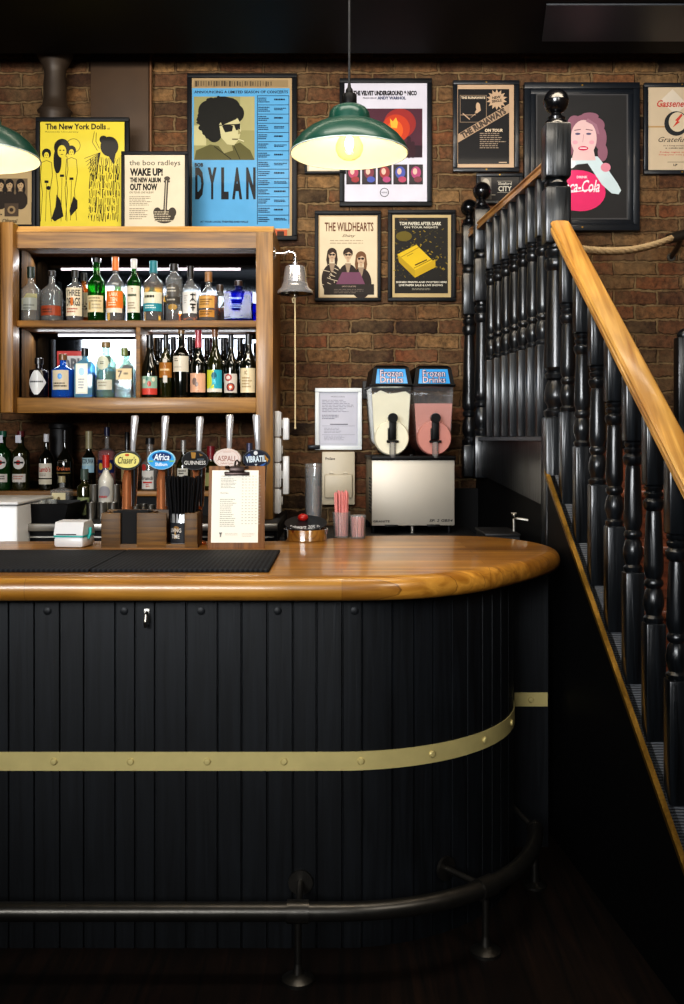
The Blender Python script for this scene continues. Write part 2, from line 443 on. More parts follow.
    def build(s, name, mat, parent=None, smooth=True, angle=38, loc=None):
        me = bpy.data.meshes.new(name)
        me.from_pydata([tuple(v - s.o) for v in s.v], [], s.f)
        bm = bmesh.new(); bm.from_mesh(me)
        bmesh.ops.recalc_face_normals(bm, faces=bm.faces)
        bm.to_mesh(me); bm.free()
        if smooth:
            me.shade_smooth()
            me.set_sharp_from_angle(angle=math.radians(angle))
        me.materials.append(mat)
        o = bpy.data.objects.new(name, me)
        COL.objects.link(o)
        if parent is not None: o.parent = parent
        else: o.location = s.o
        if loc is not None: o.location = loc
        return o


def tag(o, label=None, cat=None, group=None, kind=None):
    if label: o['label'] = label
    if cat: o['category'] = cat
    if group: o['group'] = group
    if kind: o['kind'] = kind
    return o


def thing(name, label, cat, loc=(0, 0, 0), rz=0.0, group=None, rot=None):
    o = bpy.data.objects.new(name, None)
    o.empty_display_size = .05
    COL.objects.link(o)
    o.location = loc
    o.rotation_euler = rot if rot else (0, 0, rz)
    return tag(o, label, cat, group)


def struct(name, mb, mat, **k):
    return tag(mb.build(name, mat, **k), kind='structure')


# ------------------------------------------------------------------ flat print art
def text_mesh(s, shear=0.0, bold=0.0):
    cu = bpy.data.curves.new('lettering', 'FONT')
    cu.body = s; cu.resolution_u = 2; cu.shear = shear; cu.offset = bold; cu.size = 1
    o = bpy.data.objects.new('lettering', cu)
    COL.objects.link(o)
    dg = bpy.context.evaluated_depsgraph_get()
    dg.update()
    me = bpy.data.meshes.new_from_object(o.evaluated_get(dg))
    vs = [(v.co.x, v.co.y) for v in me.vertices]; fs = [tuple(p.vertices) for p in me.polygons]
    bpy.data.objects.remove(o); bpy.data.curves.remove(cu); bpy.data.meshes.remove(me)
    return vs, fs


class Print:
    """coloured flat shapes in the XZ plane facing -Y. S scales, (cx,cy) is the centre, y downward."""
    def __init__(s, S=1.0, cx=0.0, cy=0.0, R=None, step=.0003, dy=1.0):
        s.S, s.cx, s.cy, s.R, s.step = S, cx, cy, R, step
        s.v = []; s.f = []; s.c = []; s.l = 0; s.dy = dy; s.k = 0; s.step = max(step, .0006) if not R else step

    def up(s, n=1): s.l += n; return s

    def _p(s, x, y):
        u, v = (x - s.cx) * s.S, (s.cy - y) * s.S
        d = s.l * s.step + s.k * 4e-6
        if s.R:
            a = u / s.R
            return ((s.R + d) * math.sin(a), -(s.R + d) * math.cos(a) * s.dy, v)
        return (u, -d, v)

    def raw(s, pts, faces, col):
        n = len(s.v); c = lin(col); s.k += 1
        s.v += [s._p(*p) for p in pts]; s.c += [c] * len(pts)
        s.f += [tuple(i + n for i in f) for f in faces]
        return s

    def poly(s, pts, col): return s.raw(pts, [tuple(range(len(pts)))], col)

    def rect(s, x0, y0, x1, y1, col):
        k = 1 if not s.R else max(1, int(abs(x1 - x0) * s.S / s.R / .2))
        pts = []
        for i in range(k + 1):
            x = x0 + (x1 - x0) * i / k
            pts += [(x, y0), (x, y1)]
        return s.raw(pts, [(2 * i, 2 * i + 1, 2 * i + 3, 2 * i + 2) for i in range(k)], col)

    def ell(s, cx, cy, rx, ry, col, n=28):
        if not s.R: return s.poly([(cx + rx * math.cos(2 * PI * i / n), cy + ry * math.sin(2 * PI * i / n)) for i in range(n)], col)
        k = 12; pts = []
        for i in range(k + 1):
            t = -1 + 2 * i / k; h = math.sqrt(max(0, 1 - t * t)) + 1e-4
            pts += [(cx + rx * t, cy - ry * h), (cx + rx * t, cy + ry * h)]
        return s.raw(pts, [(2 * i, 2 * i + 1, 2 * i + 3, 2 * i + 2) for i in range(k)], col)

    def diamond(s, cx, cy, rx, ry, col, flat=.22):
        k = 12; pts = []
        for i in range(k + 1):
            t = -1 + 2 * i / k; h = min(1, (1 - abs(t)) / (1 - flat)) + 1e-4
            pts += [(cx + rx * t, cy - ry * h), (cx + rx * t, cy + ry * h)]
        return s.raw(pts, [(2 * i, 2 * i + 1, 2 * i + 3, 2 * i + 2) for i in range(k)], col)

    def ring(s, cx, cy, r0, r1, col, n=32, asp=1.0):
        pts = []
        for i in range(n):
            a = 2 * PI * i / n
            pts += [(cx + r0 * math.cos(a), cy + r0 * asp * math.sin(a)), (cx + r1 * math.cos(a), cy + r1 * asp * math.sin(a))]
        return s.raw(pts, [(2 * i, 2 * i + 1, (2 * i + 3) % (2 * n), (2 * i + 2) % (2 * n)) for i in range(n)], col)

    def line(s, pts, w, col):
        for (x0, y0), (x1, y1) in zip(pts, pts[1:]):
            dx, dy = x1 - x0, y1 - y0; L = math.hypot(dx, dy) or 1
            nx, ny = -dy / L * w / 2, dx / L * w / 2
            s.poly([(x0 + nx, y0 + ny), (x1 + nx, y1 + ny), (x1 - nx, y1 - ny), (x0 - nx, y0 - ny)], col)
        return s

    def text(s, t, x0, y0, x1, y1, col, shear=0.0, bold=0.0, rot=0.0):
        """fit text to the box (y0 top, y1 bottom)"""
        vs, fs = text_mesh(t, shear, bold)
        if not vs: return s
        ax, bx = min(v[0] for v in vs), max(v[0] for v in vs); ay, by = min(v[1] for v in vs), max(v[1] for v in vs)
        mx, my = (x0 + x1) / 2, (y0 + y1) / 2
        pts = []
        for x, y in vs:
            X = x0 + (x - ax) / (bx - ax + 1e-9) * (x1 - x0) - mx; Y = y1 - (y - ay) / (by - ay + 1e-9) * (y1 - y0) - my
            pts.append((mx + X * math.cos(rot) - Y * math.sin(rot), my + X * math.sin(rot) + Y * math.cos(rot)))
        return s.raw(pts, fs, col)

    def small(s, x0, y0, x1, y1, rows, col, seed=1, fill=.5):
        """small print too fine to read in the photo: broken thin strokes"""
        rr = random.Random(seed); h = (y1 - y0) / rows
        for k in range(rows):
            x = x0; end = x1 - rr.random() * (x1 - x0) * .35
            while x < end:
                w = (x1 - x0) * (.05 + rr.random() * .12)
                s.rect(x, y0 + k * h, min(x + w, end), y0 + k * h + h * fill, col)
                x += w + (x1 - x0) * .025
        return s

    def build(s, name, parent, mat=None, loc=(0, 0, 0), rot=None):
        me = bpy.data.meshes.new(name)
        me.from_pydata(s.v, [], s.f)
        at = me.color_attributes.new('ink', 'FLOAT_COLOR', 'POINT')
        at.data.foreach_set('color', [x for c in s.c for x in c])
        me.materials.append(mat or M_INK)
        o = bpy.data.objects.new(name, me); COL.objects.link(o)
        o.parent = parent; o.location = loc
        if rot: o.rotation_euler = rot
        return o
# ------------------------------------------------------------------ camera
cam = bpy.data.cameras.new('camera'); co = bpy.data.objects.new('camera', cam); COL.objects.link(co)
co.location = (0, 0, CH); co.rotation_euler = (PI / 2, 0, 0)
cam.sensor_width = 36; cam.lens = 36 * F / 1004; cam.shift_y = -(502 - HY) / 1004
cam.clip_start = .05
sc.camera = co

# ------------------------------------------------------------------ room shell
WALLY, CEIL = 5.2, 3.41
struct('wall_back', MB().box(-3.2, 1.84, WALLY, 5.4, 0, CEIL + .09), M_BRICK, smooth=False)
struct('wall_right', MB().box(1.84, 2.0, -2.6, 5.4, 0, CEIL + .09), M_BRICK, smooth=False)
struct('wall_left', MB().box(-3.4, -3.2, -2.6, 5.4, 0, CEIL + .09), M_BRICK, smooth=False)
struct('floor', MB().box(-3.4, 2.0, -2.6, 5.4, -.1, 0), M_FLOOR, smooth=False)
struct('ceiling', MB().box(-3.2, 1.84, -2.6, 4.97, CEIL, CEIL + .09), M_CEIL, smooth=False)
struct('trim_2', MB().box(-3.4, 2.0, -2.6, 5.4, CEIL + .0905, CEIL + .13), M_CEIL, smooth=False)
struct('trim_1', MB().prism([(.90, 4.40), (1.83, 4.40), (1.83, 4.80), (.96, 4.80)], 'Z', CEIL - .008, CEIL - .0005), M_CEIL2, smooth=False)

# ------------------------------------------------------------------ bar body
FX, FY, FR = -.02, 3.55, .62          # centre and radius of the rounded corner


def bar_path(s, off=0.0):
    """s measured from the start of the arc; s<0 is the straight front"""
    if s < 0: return Vector((FX + s, FY - FR - off, 0))
    a = s / FR
    if a <= PI / 2: return Vector((FX + (FR + off) * math.sin(a), FY - (FR + off) * math.cos(a), 0))
    return Vector((FX + FR + off, FY + (s - FR * PI / 2), 0))


SEND = FR * PI / 2 + .10
rr = random.Random(3)
cuts = []; s = -2.0
while s < SEND - .03:
    s += rr.choice([.066, .075, .08, .092, .058, .07]); cuts.append(s)
samples = [(-2.0, 0)]
for c in cuts: samples += [(c - .0035, 0), (c - .001, .007), (c + .001, .007), (c + .0035, 0)]
k = -2.0
while k < SEND:
    if all(abs(k - c) > .006 for c in cuts): samples.append((k, 0))
    k += .03
samples = sorted([q for q in samples if q[0] < SEND]) + [(SEND, 0)]
outl = []
for s, d in samples:
    p = bar_path(s, -d); outl.append((p.x, p.y))
outl += [(.66, 3.66), (.755, 3.66), (.725, 3.95), (.60, 4.04), (.0, 4.04), (-.12, 3.84), (-2.02, 3.84)]
bar = thing('bar_counter', 'black painted plank bar counter with curved end and brass band', 'bar counter', (0, 3.2, 0))
BO = (0, 3.2, 0)
MB(BO).prism(outl, 'Z', .0, 1.03).build('plank_front', M_BAR, bar, angle=25)
# brass band on the front and on the flat end board
def strip(s0, s1, z0, z1, off, th, n=60):
    m = MB(BO); vs = []; fs = []
    for i in range(n + 1):
        s = s0 + (s1 - s0) * i / n
        a, b = bar_path(s, off), bar_path(s, off + th)
        vs += [(a.x, a.y, z0), (b.x, b.y, z0), (b.x, b.y, z1), (a.x, a.y, z1)]
    for i in range(n):
        for j in range(4):
            fs.append((4 * i + j, 4 * i + (j + 1) % 4, 4 * i + 4 + (j + 1) % 4, 4 * i + 4 + j))
    fs += [(0, 1, 2, 3), (4 * n, 4 * n + 3, 4 * n + 2, 4 * n + 1)]
    return m.add(vs, fs)
band = strip(-1.99, FR * PI / 2 + .01, .521, .576, .0005, .004).build('brass_band', M_BRASS, bar)
def rivet(p, n, parent, name='rivet', r=.0105, h=.006, mat=M_BRASS):
    m = MB((0, 0, 0)); m.lathe([(r, 0), (r, h * .5), (r * .75, h), (r * .1, h * 1.1)], seg=10)
    q = Vector((0, 0, 1)).rotation_difference(Vector(n)).to_matrix().to_4x4()
    m.rot(Matrix.Translation(p) @ q); m.o = Vector(BO)
    return m.build(name, mat, parent)
s = -.823 - .2245 * 4
while s < FR * PI / 2:
    p = bar_path(s, .0045); q = bar_path(s, .1) - bar_path(s, 0)
    rivet(Vector((p.x, p.y, .5485)), q.normalized(), band)
    s += .2245
s = -.843
for k in range(5):
    p = bar_path(s, .0); rivet(Vector((p.x, p.y, .988)), (0, -1, 0), bar, 'bolt_head', .012, .003, M_BAR); s += .225
b2 = MB(BO).box(.602, .752, 3.655, 3.6605, .515, .566).build('end_band', M_BRASS, bar)
rivet(Vector((.69, 3.655, .54)), (0, -1, 0), b2)
# chrome hook under the top
hk = MB(BO); hx = XX(147, 2.93)
hk.box(hx - .009, hx + .009, 2.926, 2.931, .955, .995, .002)
hk.tube([(hx, 2.926, .985), (hx, 2.905, .98), (hx, 2.898, .962), (hx, 2.905, .946), (hx, 2.915, .95)], .0045, 8)
hk.build('coat_hook', M_STEEL, bar)

# ------------------------------------------------------------------ bar top
def catmull(pts, n=8):
    out = []
    P = [Vector((p[0], p[1])) for p in pts]
    for i in range(len(P) - 1):
        p0 = P[max(i - 1, 0)]; p1 = P[i]; p2 = P[i + 1]; p3 = P[min(i + 2, len(P) - 1)]
        for k in range(n):
            t = k / n
            out.append(.5 * ((2 * p1) + (-p0 + p2) * t + (2 * p0 - 5 * p1 + 4 * p2 - p3) * t * t + (-p0 + 3 * p1 - 3 * p2 + p3) * t ** 3))
    out.append(P[-1])
    return out
crv = catmull([(-.35, 2.83), (-.12, 2.83), (.10, 2.838), (.27, 2.885), (.43, 3.0), (.56, 3.16), (.67, 3.32), (.755, 3.48), (.785, 3.62), (.772, 3.76), (.735, 3.88), (.68, 3.98), (.60, 4.06), (.50, 4.10), (.30, 4.11), (.12, 4.10), (.0, 4.05), (-.08, 3.97), (-.2, 3.9), (-.4, 3.88)], 6)
top_o = [Vector((-2.02, 2.83))] + crv + [Vector((-2.02, 3.88))]
def inset(o, d):
    n = len(o); r = []
    for i in range(n):
        t = (o[(i + 1) % n] - o[i - 1]).normalized()
        r.append(o[i] + Vector((-t.y, t.x)) * d)
    return r
TO = (0, 3.3, 1.028)
tm = MB(TO); n = len(top_o); vs = []; fs = []
rings = [(.034, 1.0275), (.012, 1.034), (.002, 1.048), (0, 1.062), (.003, 1.078), (.012, 1.091), (.026, 1.0985), (.045, 1.1)]
for d, z in rings: vs += [(p.x, p.y, z) for p in inset(top_o, d)]
for k in range(len(rings) - 1):
    for i in range(n): fs.append((k * n + i, k * n + (i + 1) % n, (k + 1) * n + (i + 1) % n, (k + 1) * n + i))
fs += [tuple(range(n - 1, -1, -1)), tuple((len(rings) - 1) * n + i for i in range(n))]
tag(tm.add(vs, fs).build('bar_worktop', M_BARTOP, angle=50), 'golden varnished oak bar top with rounded bullnose edge on the black counter', 'worktop')

# ------------------------------------------------------------------ foot rail
fr = thing('foot_rail', 'dark iron foot rail running along the base of the bar counter', 'foot rail', (0, 2.75, 0))
RO = (0, 2.75, 0); RZ = .192
def rail_p(s, R=.80):
    if s < 0: return (FX + s, FY - R, RZ)
    a = s / R
    return (FX + R * math.sin(a) * (1 - .14 * a / 1.3), FY - R * math.cos(a), RZ)
pts = [rail_p(-2.0), rail_p(-.5), rail_p(-.2)] + [rail_p(.8 * 1.30 * k / 24) for k in range(25)]
MB(RO).tube(pts, .0255, 16).build('rail_pipe', M_IRON, fr)
def bracket(s, leg=True):
    p = Vector(rail_p(s)); p2 = Vector(rail_p(s + .02)); t = (p2 - p).normalized(); nrm = Vector((t.y, -t.x, 0))
    m = MB(RO)
    m.tube([p - t * .03, p + t * .03], .031, 16)
    w = p - nrm * .17
    bw = None
    for k in range(1, 60):          # reach the bar face
        q = p - nrm * (.004 * k)
        d = (q.x - FX, q.y - FY)
        inside = (q.x <= FX and q.y >= FY - FR) or (q.x > FX and math.hypot(*d) <= FR)
        if inside: bw = q; break
    bw = bw or w
    hi = bw + Vector((0, 0, .004))
    m.tube([p, hi * .5 + p * .5, hi], .010, 10)
    m.tube([hi + nrm * .002, hi + nrm * .012], .036, 16)
    if leg:
        m.tube([p, p + Vector((0, 0, -RZ + .02))], .0105, 10)
        m.lathe([(.045, 0.0), (.045, .01), (.032, .018), (.016, .024), (.0105, .05)], (p.x, p.y, 0), 18)
    m.build('bracket', M_IRON, fr)
bracket(XX(298, 2.75) - FX); bracket(.50); bracket(-1.35)
pe = rail_p(.8 * 1.30)
MB(RO).tube([Vector(pe), Vector((.60, 3.40, RZ + .03)), Vector((.57, 3.52, RZ + .04))], .009, 10).lathe([(.04, 0), (.04, .008), (.016, .02), (.01, RZ)], (pe[0], pe[1], 0), 16).build('end_bracket', M_IRON, fr)
MB(RO).ball(pe, .029, 16, 10).build('rail_end_cap', M_IRON, fr)

# ------------------------------------------------------------------ staircase
def XS(y): return 1.12 - .089 * y
def ZC(y): return 1.352 + .802 * (y - 3.81)
SO = (.9, 3.2, 0)
def slab(pts, d0, d1, m=None):
    """(y,z) outline between offsets d0,d1 from the stair's side plane"""
    m = m or MB(SO); n = len(pts)
    vs = [(XS(y) + d0, y, z) for y, z in pts] + [(XS(y) + d1, y, z) for y, z in pts]
    fs = [tuple(range(n)), tuple(range(2 * n - 1, n - 1, -1))] + [(i, (i + 1) % n, n + (i + 1) % n, n + i) for i in range(n)]
    return m.add(vs, fs)
st = thing('staircase', 'black painted staircase with red-brown risers rising beside the bar', 'staircase', SO)
YB = 2.14; YT = 3.83
slab([(YB, 0), (YB, ZC(YB)), (YT, ZC(YT)), (YT, 0)], 0.003, .03).build('side_panel', M_PANEL, st)
cap = slab([(YB, ZC(YB) - .012), (YT, ZC(YT) - .012), (YT, ZC(YT)), (YB, ZC(YB))], .012, .115).build('string_capping', M_TREAD, st)
slab([(YB, ZC(YB) - .014), (YT, ZC(YT) - .014), (YT, ZC(YT) + .004), (YB, ZC(YB) + .004)], -.004, .012).build('nosing_strip', M_GOLD, st)
slab([(YB + .3, ZC(YB + .3) - .25), (YB + .3, ZC(YB + .3) - .013), (YT, ZC(YT) - .013), (YT, ZC(YT) - .25)], .075, .112).build('inner_string', M_RED, st)
for k in range(1, 8):
    z = 1.489 - .19 * k; y = 4.08 - .237 * k
    t = MB(SO); x0 = XS(y) + .118
    t.box(x0, 1.835, y - .022, y + .236, z - .032, z, .008)
    t.build('tread', M_RED, st)
for k in range(0, 8):
    z = 1.489 - .19 * k; y = 4.08 - .237 * k
    x0 = XS(y) + .118
    MB(SO).box(x0, 1.835, y + .001, y + .016, max(0, z - .19), z - .033).build('riser', M_RED, st)
LX = lambda y: .808 - .121 * (y - 4.08)       # the landing balustrade's line
def lslab(pts, d0, d1):
    m = MB(SO); n = len(pts)
    vs = [(LX(y) + d0, y, z) for y, z in pts] + [(LX(y) + d1, y, z) for y, z in pts]
    return m.add(vs, [tuple(range(n)), tuple(range(2 * n - 1, n - 1, -1))] + [(i, (i + 1) % n, n + (i + 1) % n, n + i) for i in range(n)])
MB(SO).prism([(.90, 4.062), (1.835, 4.062), (1.835, 5.195), (.73, 5.195)], 'Z', 1.455, 1.489).build('landing', M_BLACKG, st)
lslab([(3.93, 1.22), (3.93, 1.484), (5.195, 1.484), (5.195, 1.325), (4.95, 1.317)], -.012, .02).build('landing_fascia', M_BLACK, st)
lslab([(3.93, 1.486), (3.93, 1.503), (5.19, 1.503), (5.19, 1.486)], -.03, .055).build('landing_bottom_rail', M_TREAD, st)
lslab([(3.93, 0), (3.93, 1.22), (4.95, 1.317), (5.19, 1.325), (5.19, 0)], .022, .06).build('under_stair_panel', M_PANEL, st)
MB(SO).box(.44, .70, 5.14, 5.198, 0, 1.24).box(.50, .60, 5.135, 5.14, 1.0, 1.2).build('recess_panel', M_PANEL, st)

BALP = [(.019, 0), (.027, .006), (.029, .014), (.023, .022), (.021, .03), (.029, .05), (.031, .07), (.027, .09), (.02, .108), (.024, .113), (.028, .12), (.022, .128)]
def baluster_mb(x, y, zb, H, base, top, org, vase=.12, bead=.075, w=.029):
    m = MB(org)
    m.box(x - w, x + w, y - w, y + w, zb, zb + base, .006)
    pr = [(.021, base - .01), (.029, base + .004), (.03, base + .014), (.022, base + .022)]
    pr += [(.024, base + .03), (.03, base + .05), (.0305, base + .065), (.025, base + .092), (.02, base + vase - .02), (.027, base + vase - .012), (.028, base + vase - .002), (.022, base + vase + .008)]
    z1 = H - top - bead
    pr += [(.0285, base + vase + .03), (.0285, base + vase + .05), (.0225, z1 - .01), (.02, z1)]
    pr += [(.026, z1 + .006), (.031, z1 + .018), (.031, z1 + .028), (.022, z1 + .038), (.027, z1 + .044), (.028, z1 + .052), (.022, z1 + .058), (.027, z1 + .064), (.028, z1 + bead - .004), (.02, z1 + bead + .004)]
    m.lathe([(r, z + zb) for r, z in pr], (x, y, 0), 14)
    m.box(x - w, x + w, y - w, y + w, zb + H - top, zb + H, .006)
    return m

def newel_mb(x, y, dz, org, zbot, hw=.044, k=1.0):
    Z = lambda p: ZX(p, 3.82) + dz
    m = MB(org)
    b = .016
    def blk(p0, p1):
        bm = bmesh.new(); bmesh.ops.create_cube(bm, size=1)
        z0, z1 = (Z(p0) if p0 is not None else zbot), Z(p1)
        for v in bm.verts: v.co = Vector((x + v.co.x * 2 * hw, y + v.co.y * 2 * hw, (z0 + z1) / 2 + v.co.z * (z1 - z0)))
        bmesh.ops.bevel(bm, geom=list(bm.edges), offset=.009, segments=2, profile=.5, affect='EDGES')
        m.bm(bm)
    blk(180, 125); blk(246, 189); blk(None, 420)
    pr = [(.03, Z(424)), (.043, Z(418)), (.044, Z(414)), (.03, Z(411)), (.03, Z(409)), (.042, Z(404)), (.044, Z(398)), (.036, Z(388)), (.028, Z(383)), (.038, Z(381)), (.041, Z(377)), (.03, Z(374)), (.042, Z(370)), (.042, Z(364)), (.033, Z(290)), (.03, Z(273)), (.038, Z(271)), (.043, Z(266)), (.04, Z(261)), (.03, Z(259)), (.039, Z(256)), (.04, Z(252)), (.03, Z(249)), (.03, Z(243))]
    m.lathe([(r * k, z) for r, z in pr], (x, y, 0), 18)
    m.lathe([(.028 * k, Z(192)), (.038 * k, Z(188)), (.042 * k, Z(185)), (.038 * k, Z(182)), (.028 * k, Z(178))], (x, y, 0), 18)
    return m
def finial_mb(x, y, dz, org, k=1.0):
    Z = lambda p: ZX(p, 3.82) + dz
    m = MB(org); c = Z(101); R = .0485 * k
    pr = [(.044 * k, Z(125.5)), (.041 * k, Z(122)), (.034 * k, Z(120.5)), (.036 * k, Z(118)), (.022 * k, Z(115.5)), (.019 * k, c - R * .95)]
    for i in range(1, 14):
        a = PI * (i / 14.0)
        if R * math.sin(a) > .019 * k or a > 1: pr.append((R * math.sin(a), c - R * 1.02 * math.cos(a)))
    pr = [p for p in pr if True]
    pr.insert(len(pr) - 6, (R * 1.035, c + .001))
    pr.append((.001, c + R * 1.02))
    return m.lathe(pr, (x, y, 0), 22)

# flight balustrade
bo = (.95, 3.2, .9)
fb = thing('stair_balustrade', 'black turned balusters under golden sloping handrail with ball-topped newel', 'balustrade', bo)
NX, NY = XX(556, 3.862), 3.862
nw = newel_mb(NX, NY, .012, bo, 1.0, .049, 1.08).build('newel_post', M_BLACK, fb)
finial_mb(NX, NY, .012, bo).build('newel_ball', M_BLACKG, nw)
y = 3.715
while y > 2.25:
    zb = ZC(y) - .026
    # foot cut low enough to meet the sloping capping, sunk a touch on its uphill side
    baluster_mb(XS(y) + .05, y, zb, .95, .345, .205, bo).build('baluster', M_BLACK, fb)
    y -= .159
sec = [(-.0375, 0), (-.0375, .017), (-.031, .021), (-.031, .027), (-.0375, .031), (-.0375, .036), (-.031, .044), (-.015, .047), (.015, .047), (.031, .044), (.0375, .036), (.0375, 0)]
def rail_mb(y0, z0, y1, z1, xf, org):
    m = MB(org); n = len(sec)
    vs = [(xf(y0) + a, y0, z0 + b) for a, b in sec] + [(xf(y1) + a, y1, z1 + b) for a, b in sec]
    return m.add(vs, [tuple(range(n)), tuple(range(2 * n - 1, n - 1, -1))] + [(i, (i + 1) % n, n + (i + 1) % n, n + i) for i in range(n)])
ZR = lambda y: 2.309 + .802 * (y - 3.85)
rail_mb(2.16, ZR(2.16), 3.825, ZR(3.825), lambda y: 1.172 - .089 * y, bo).build('handrail', M_RAIL, fb, angle=20)

# landing balustrade
lo = (.75, 4.5, 1.5)
lb = thing('landing_balustrade', 'black landing balustrade with level wooden handrail running back to the brick wall', 'balustrade', lo)
rail_mb(3.91, 2.545, 5.185, 2.525, LX, lo).build('handrail', M_RAILF, lb, angle=20)
for k in range(7):
    y = 4.045 + .128 * k
    baluster_mb(LX(y), y, 1.503, 1.038, .37, .235, lo).build('baluster', M_BLACK, lb)
n2 = newel_mb(.697, 4.985, -.055, lo, 1.30, .040, .92).build('newel_post', M_BLACK, lb)
finial_mb(.697, 4.985, -.055, lo, .93).build('newel_ball', M_BLACKG, n2)
n3 = newel_mb(.655, 5.15, -.10, lo, 1.30, .036, .85).build('wall_newel', M_BLACK, lb)
finial_mb(.655, 5.15, -.10, lo, .9).build('newel_ball', M_BLACKG, n3)

# rope handrail between the newel and the wall bracket
ro = (1.3, 4.4, 2.4)
rp = thing('rope_handrail', 'thick natural twisted rope handrail slung to a black wall bracket', 'rope', ro)
A = Vector((NX + .045, NY + .06, ZX(246, 3.92))); Bp = Vector((XX(672, 5.0), 5.0, ZX(238, 5.0)))
for st3 in range(3):
    pts = []
    for i in range(141):
        t = i / 140; p = A.lerp(Bp, t); p.z -= .16 * (t - t * t)
        a = t * 2 * PI * 26 + st3 * 2 * PI / 3
        pts.append(p + Vector((-.25 * math.cos(a) * .010, .97 * math.cos(a) * .010, math.sin(a) * .010)))
    MB(ro).tube(pts, .0088, 8).build('rope_strand', M_ROPE, rp)
m = MB(ro); m.tube([Bp - Vector((.02, 0, .006)), Bp + Vector((.10, .02, .03))], .026, 12)
m.tube([Bp + Vector((.05, .0, .01)), Bp + Vector((.06, .1, -.03)), Bp + Vector((.06, .198, -.06))], .013, 10)
m.tube([Bp + Vector((.06, .19, -.06)), Bp + Vector((.06, .199, -.06))], .022, 16)
m.build('wall_bracket', M_IRON, rp)
# dark post beyond the handrail at the right edge
pm = MB((XX(685, 4.3), 4.3, 1.489))
px_ = XX(685, 4.3); pm.box(px_ - .04, px_ + .04, 4.265, 4.335, 1.489, 1.93, .008)
pm.lathe([(.03, 1.925), (.035, 1.94), (.03, 1.955), (.018, 1.965), (.001, 1.97)], (px_, 4.3, 0), 14)
tag(pm.build('stair_post', M_BLACK), 'short black rounded-top post on the landing at the right edge', 'post')
# ------------------------------------------------------------------ back counter and shelf
bc = thing('back_counter', 'low steel-edged dark counter behind the taps', 'counter', (-.8, 4.8, 0))
CO = (-.8, 4.8, 0); CZ = 1.12
MB(CO).box(-1.41, -.285, 4.42, 5.195, 0, CZ - .03).build('cupboard', M_PANEL, bc, smooth=False)
MB(CO).box(-1.41, -.285, 4.40, 5.195, CZ - .03, CZ, .003).build('worktop', M_BLKM, bc)
MB(CO).box(-1.41, -.283, 4.392, 4.40, CZ - .032, CZ + .001, .002).build('steel_edge', M_STEEL, bc)
MB(CO).box(-1.41, -.30, 4.405, 4.42, CZ - .062, CZ - .055).build('steel_trim', M_STEEL, bc)
ws = thing('bottle_shelf', 'dark wooden shelf for bottles at the back of the counter', 'shelf', (-1.0, 5.0, CZ))
MB((-1.0, 5.0, CZ)).box(-2.0, -.325, 4.87, 5.195, 1.215, 1.24, .003).build('board', M_SHELF, ws)
MB((-1.0, 5.0, CZ)).box(-2.0, -.325, 4.90, 4.92, CZ, 1.215).build('riser_board', M_PANEL, ws)
rc = thing('right_counter', 'dark counter under the frozen drinks machine', 'counter', (.2, 4.8, 0))
MB((.2, 4.8, 0)).box(-.28, .62, 4.48, 5.13, 0, 1.02).build('cupboard', M_PANEL, rc, smooth=False)
MB((.2, 4.8, 0)).box(-.282, .622, 4.46, 5.13, 1.02, 1.05, .003).build('worktop', M_BLKM, rc)

# ------------------------------------------------------------------ shelving cabinet on the wall
YF = 4.65
ko = (-.9, 4.9, 1.62)
kb = thing('bottle_cabinet', 'pine bottle cabinet with mirrored back, two shelves and thick frame', 'cabinet', ko)
x0, x1 = XX(16.4, YF), XX(256, YF); xR = XX(273, YF)
zb0, zb1 = ZX(413, YF), ZX(397.5, YF); zt0, zt1, zt2 = ZX(248, YF), ZX(232, YF), 2.489
MB(ko).prism([(YF, zt0), (YF, zt1), (YF + .06, zt1), (YF + .06, zt0)], 'X', x0 - .002, x1).build('top_rail', M_PINE, kb, smooth=False)
MB(ko).prism([(YF - .004, zt1 + .0005), (YF + .03, zt2), (YF + .06, zt2), (YF + .06, zt1 + .0005)], 'X', x0 - .002, xR + .002).build('top_moulding', M_PINE_LIT, kb, smooth=False)  # bevel of the top rail, kept separate for its painted-in lamp light
MB(ko).box(x0, x1, YF, YF + .04, zb0, zb1, .003).build('bottom_rail', M_PINE, kb)
MB(ko).box(x1, xR, YF - .004, YF + .055, CZ, zt1 + .001, .003).build('right_stile', M_PINEV, kb)
MB(ko).box(XX(4, YF), x0, YF - .05, YF + .08, zb0, zt2 + .004, .004).box(XX(-24, YF), XX(3.4, YF), YF - .06, YF + .08, zb0, zt2 + .006, .004).build('left_stile', M_PINEV, kb)
MB(ko).box(xR - .025, xR, YF + .055, 5.197, zb0, zt2 - .02).build('right_side', M_PINEV, kb)
MB(ko).box(xR - .06, xR, YF + .055, 4.92, CZ, zb0).build('post', M_PINEV, kb)
MB(ko).box(x0 - .03, x0, YF + .04, 5.0, zb0, zt2 - .02).build('left_side', M_INNER, kb)
MB(ko).box(x0 - .03, xR, YF + .035, 5.197, zt2 - .02, zt2).build('top_board', M_PINE, kb)
MB(ko).box(x0, xR - .025, YF + .06, 4.945, zt0 + .012, zt0 + .03).build('ceiling_board', M_INNER, kb)
zs1, zs0 = ZX(320.3, YF), ZX(327, YF)
MB(ko).box(x0, x1 + .03, YF + .003, 4.944, zs0, zs1, .002).build('middle_shelf', M_SHELF, kb)
MB(ko).box(x0, xR - .025, YF + .04, 4.944, zb0 + .01, zb1).build('bottom_shelf', M_SHELF, kb)
MB(ko).box(XX(135.6, YF), XX(140, YF), YF + .004, 4.944, zb1, zs0, .002).build('divider', M_SHELF, kb)
MB(ko).box(x0, xR - .025, 4.945, 4.95, zb1, zt0 + .02).build('mirror', M_MIRROR, kb, smooth=False)
